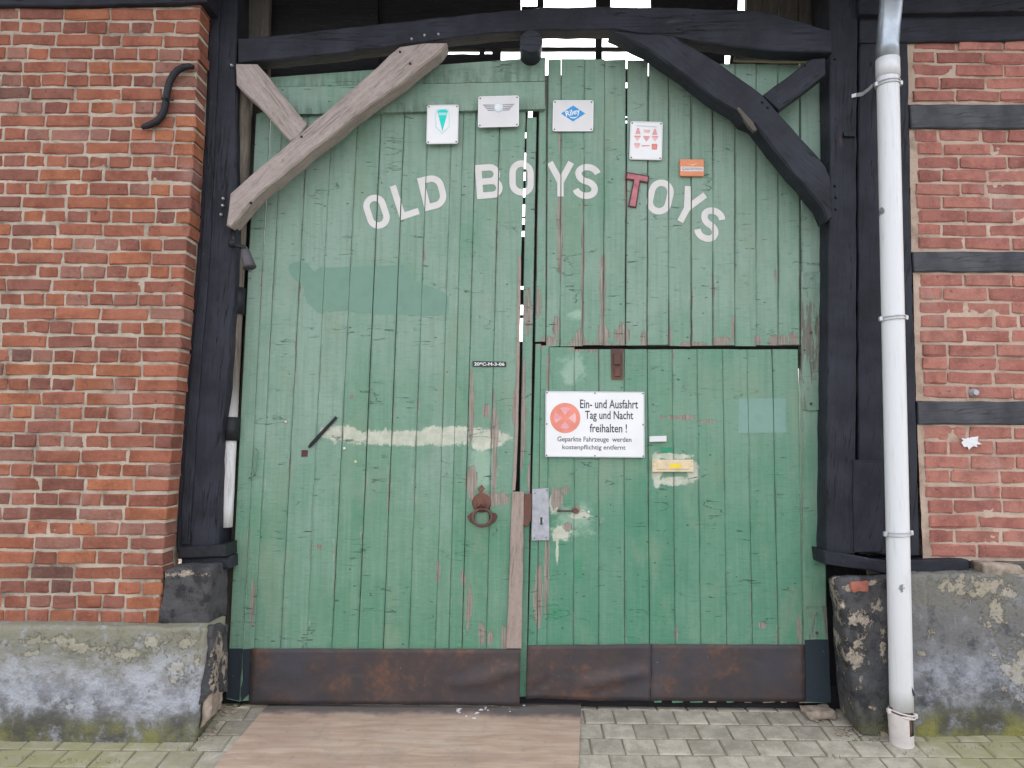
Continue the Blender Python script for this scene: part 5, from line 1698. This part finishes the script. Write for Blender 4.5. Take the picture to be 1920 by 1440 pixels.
for i in range(len(st) - 1):
    for k in range(4): fs.append((i * 4 + k, i * 4 + (k + 1) % 4, (i + 1) * 4 + (k + 1) % 4, (i + 1) * 4 + k))
fs += [(3, 2, 1, 0), (16, 17, 18, 19)]
mesh_obj('wall_strap', vs, fs, M['galv'], DP)
beam('bracket', [(1583, 247), (1604, 247), (1604, 256), (1583, 255)], -0.15, -.13, M['iron'], GW, seed=97, bev=.002)

# ================================================================== SMALL THINGS
an_pts = [(363, 126), (356, 124), (345, 126), (333, 132), (324, 142), (317, 156), (313, 175), (311, 192), (308, 207), (303, 218), (294, 228), (282, 234), (272, 237), (266, 239)]
WA = thing('wall_anchor', P(312, 183, BL_Y), 'black S-shaped iron wall anchor on the left brick wall', 'wall anchor')
tube('anchor_bar', [P(x, y, BL_Y - .028) for x, y in an_pts], [.012, .016, .018, .0185, .0185, .0185, .0185, .0185, .0185, .0185, .0185, .018, .016, .012], M['iron'], WA, 10)
tube('tie_end', [P(312, 183, BL_Y + .02), P(312, 183, BL_Y - .055)], 0.011, M['iron'], WA, 8)
tube('pin', [P(303, 184, BL_Y - .045), P(325, 188, BL_Y - .045)], 0.005, M['iron'], WA, 6)

SL = thing('spotlight', P(440, 455, -0.14), 'small dark grey spotlight under the foot of the long grey brace', 'lamp')
tube('bracket', [P(436, 432, -.14), P(437, 445, -.16), P(438, 455, -.18)], .012, M['iron'], SL, 8)
bm = bmesh.new(); bmesh.ops.create_uvsphere(bm, u_segments=12, v_segments=8, radius=.024)
bm_obj('joint', bm, M['iron'], SL, smooth=True, loc=P(436, 457, -.18))
tube('arm', [P(438, 458, -.18), P(446, 461, -.195), P(455, 463, -.205), P(460, 468, -.21)], .012, M['iron'], SL, 8)
lh = plain('grey_lamp_body', (0.085, 0.078, 0.085), 0.55, 0.2, 0.1, 20, 0.1)
tube('lamp_head', [P(459, 463, -.20), P(459.5, 468, -.20), P(460, 473, -.203), P(463, 484, -.207), P(467, 497, -.212), P(468, 502, -.213)], [.010, .019, .026, .029, .033, .037], lh, SL, 16)
tube('lamp_glass', [P(468, 501.5, -.213), P(468.2, 503.0, -.2135)], .031, M['ink'], SL, 16)

# paint flakes on the sheet in front of the gate
random.seed(14)
vs, fs = [], []
for k in range(17):
    px, py = random.choice([(905, 1333), (893, 1340), (915, 1335), (950, 1341), (983, 1330), (880, 1352), (985, 1312), (900, 1337), (865, 1338)])
    p = G(px + rnd(9), py + rnd(4))
    s = random.uniform(.003, .009)
    a = random.uniform(0, 6.28)
    b0 = len(vs)
    zz = gz(p.y) + .017
    for q in range(4):
        vs.append((p.x + s * math.cos(a + q * 1.57) * (1.8 if q % 2 else .8), p.y + s * math.sin(a + q * 1.57) * 1.4, zz + rnd(.002)))
    vs += [(x, y, z - .0015) for x, y, z in vs[b0:b0 + 4]]
    fs += [(b0, b0+1, b0+2, b0+3)] + [(b0+4+q, b0+4+(q+1) % 4, b0+(q+1) % 4, b0+q) for q in range(4)]
fl = mesh_obj('paint_flakes', vs, fs, M['flake'])
tag(fl, 'white flakes of paint scattered on the wood-look sheet', 'paint flakes', kind='stuff')

# tufts of grass and moss in the joints beside the plinths
random.seed(21)
vs, fs = [], []
for (px, py, n, sp_) in ((500, 1396, 14, 10), (350, 1405, 30, 20), (170, 1428, 40, 60), (1625, 1388, 34, 26), (1720, 1412, 26, 30), (1840, 1400, 30, 60), (40, 1420, 20, 30), (440, 1425, 12, 20), (1580, 1420, 14, 20)):
    for k in range(n):
        p = G(px + rnd(sp_), py + rnd(4))
        h = random.uniform(.006, .02); a = random.uniform(0, 6.28); w = .0025
        b0 = len(vs)
        lean = Vector((rnd(.012), rnd(.012), 0))
        z0 = gz(p.y) - .006
        vs += [(p.x - w * math.cos(a), p.y - w * math.sin(a), z0), (p.x + w * math.cos(a), p.y + w * math.sin(a), z0), (p.x + lean.x, p.y + lean.y, z0 + h)]
        fs.append((b0, b0 + 1, b0 + 2))
gr = mesh_obj('grass', vs, fs, M['grass'])
tag(gr, 'tiny green grass tufts in the paving joints beside the plinths', 'grass', kind='stuff')
# crumbled mortar at the wall feet
def rubble(name, spots, mat, label, seed):
    random.seed(seed)
    bm = bmesh.new()
    for (px, py, n, sx, sy, s0) in spots:
        for k in range(n):
            p = G(px + rnd(sx), py + rnd(sy))
            s = random.uniform(.3, 1) * s0
            r = bmesh.ops.create_icosphere(bm, subdivisions=1, radius=s, matrix=Matrix.Translation((p.x, p.y, gz(p.y) + s * .2)) @ Matrix.Rotation(random.uniform(0, 3), 4, 'Z') @ Matrix.Diagonal((1.3, 1, .5, 1)))
            for v in r['verts']: v.co += Vector((rnd(s * .2), rnd(s * .2), rnd(s * .15)))
    o = bm_obj(name, bm, mat)
    return tag(o, label, 'rubble', kind='stuff')
rubble('mortar_crumbs', [(420, 1332, 26, 26, 10, .012), (390, 1370, 30, 20, 18, .014), (1540, 1345, 26, 30, 8, .012), (1590, 1372, 22, 24, 8, .011)], M['stonedust'], 'crumbled mortar lying at the feet of the gate piers', 33)
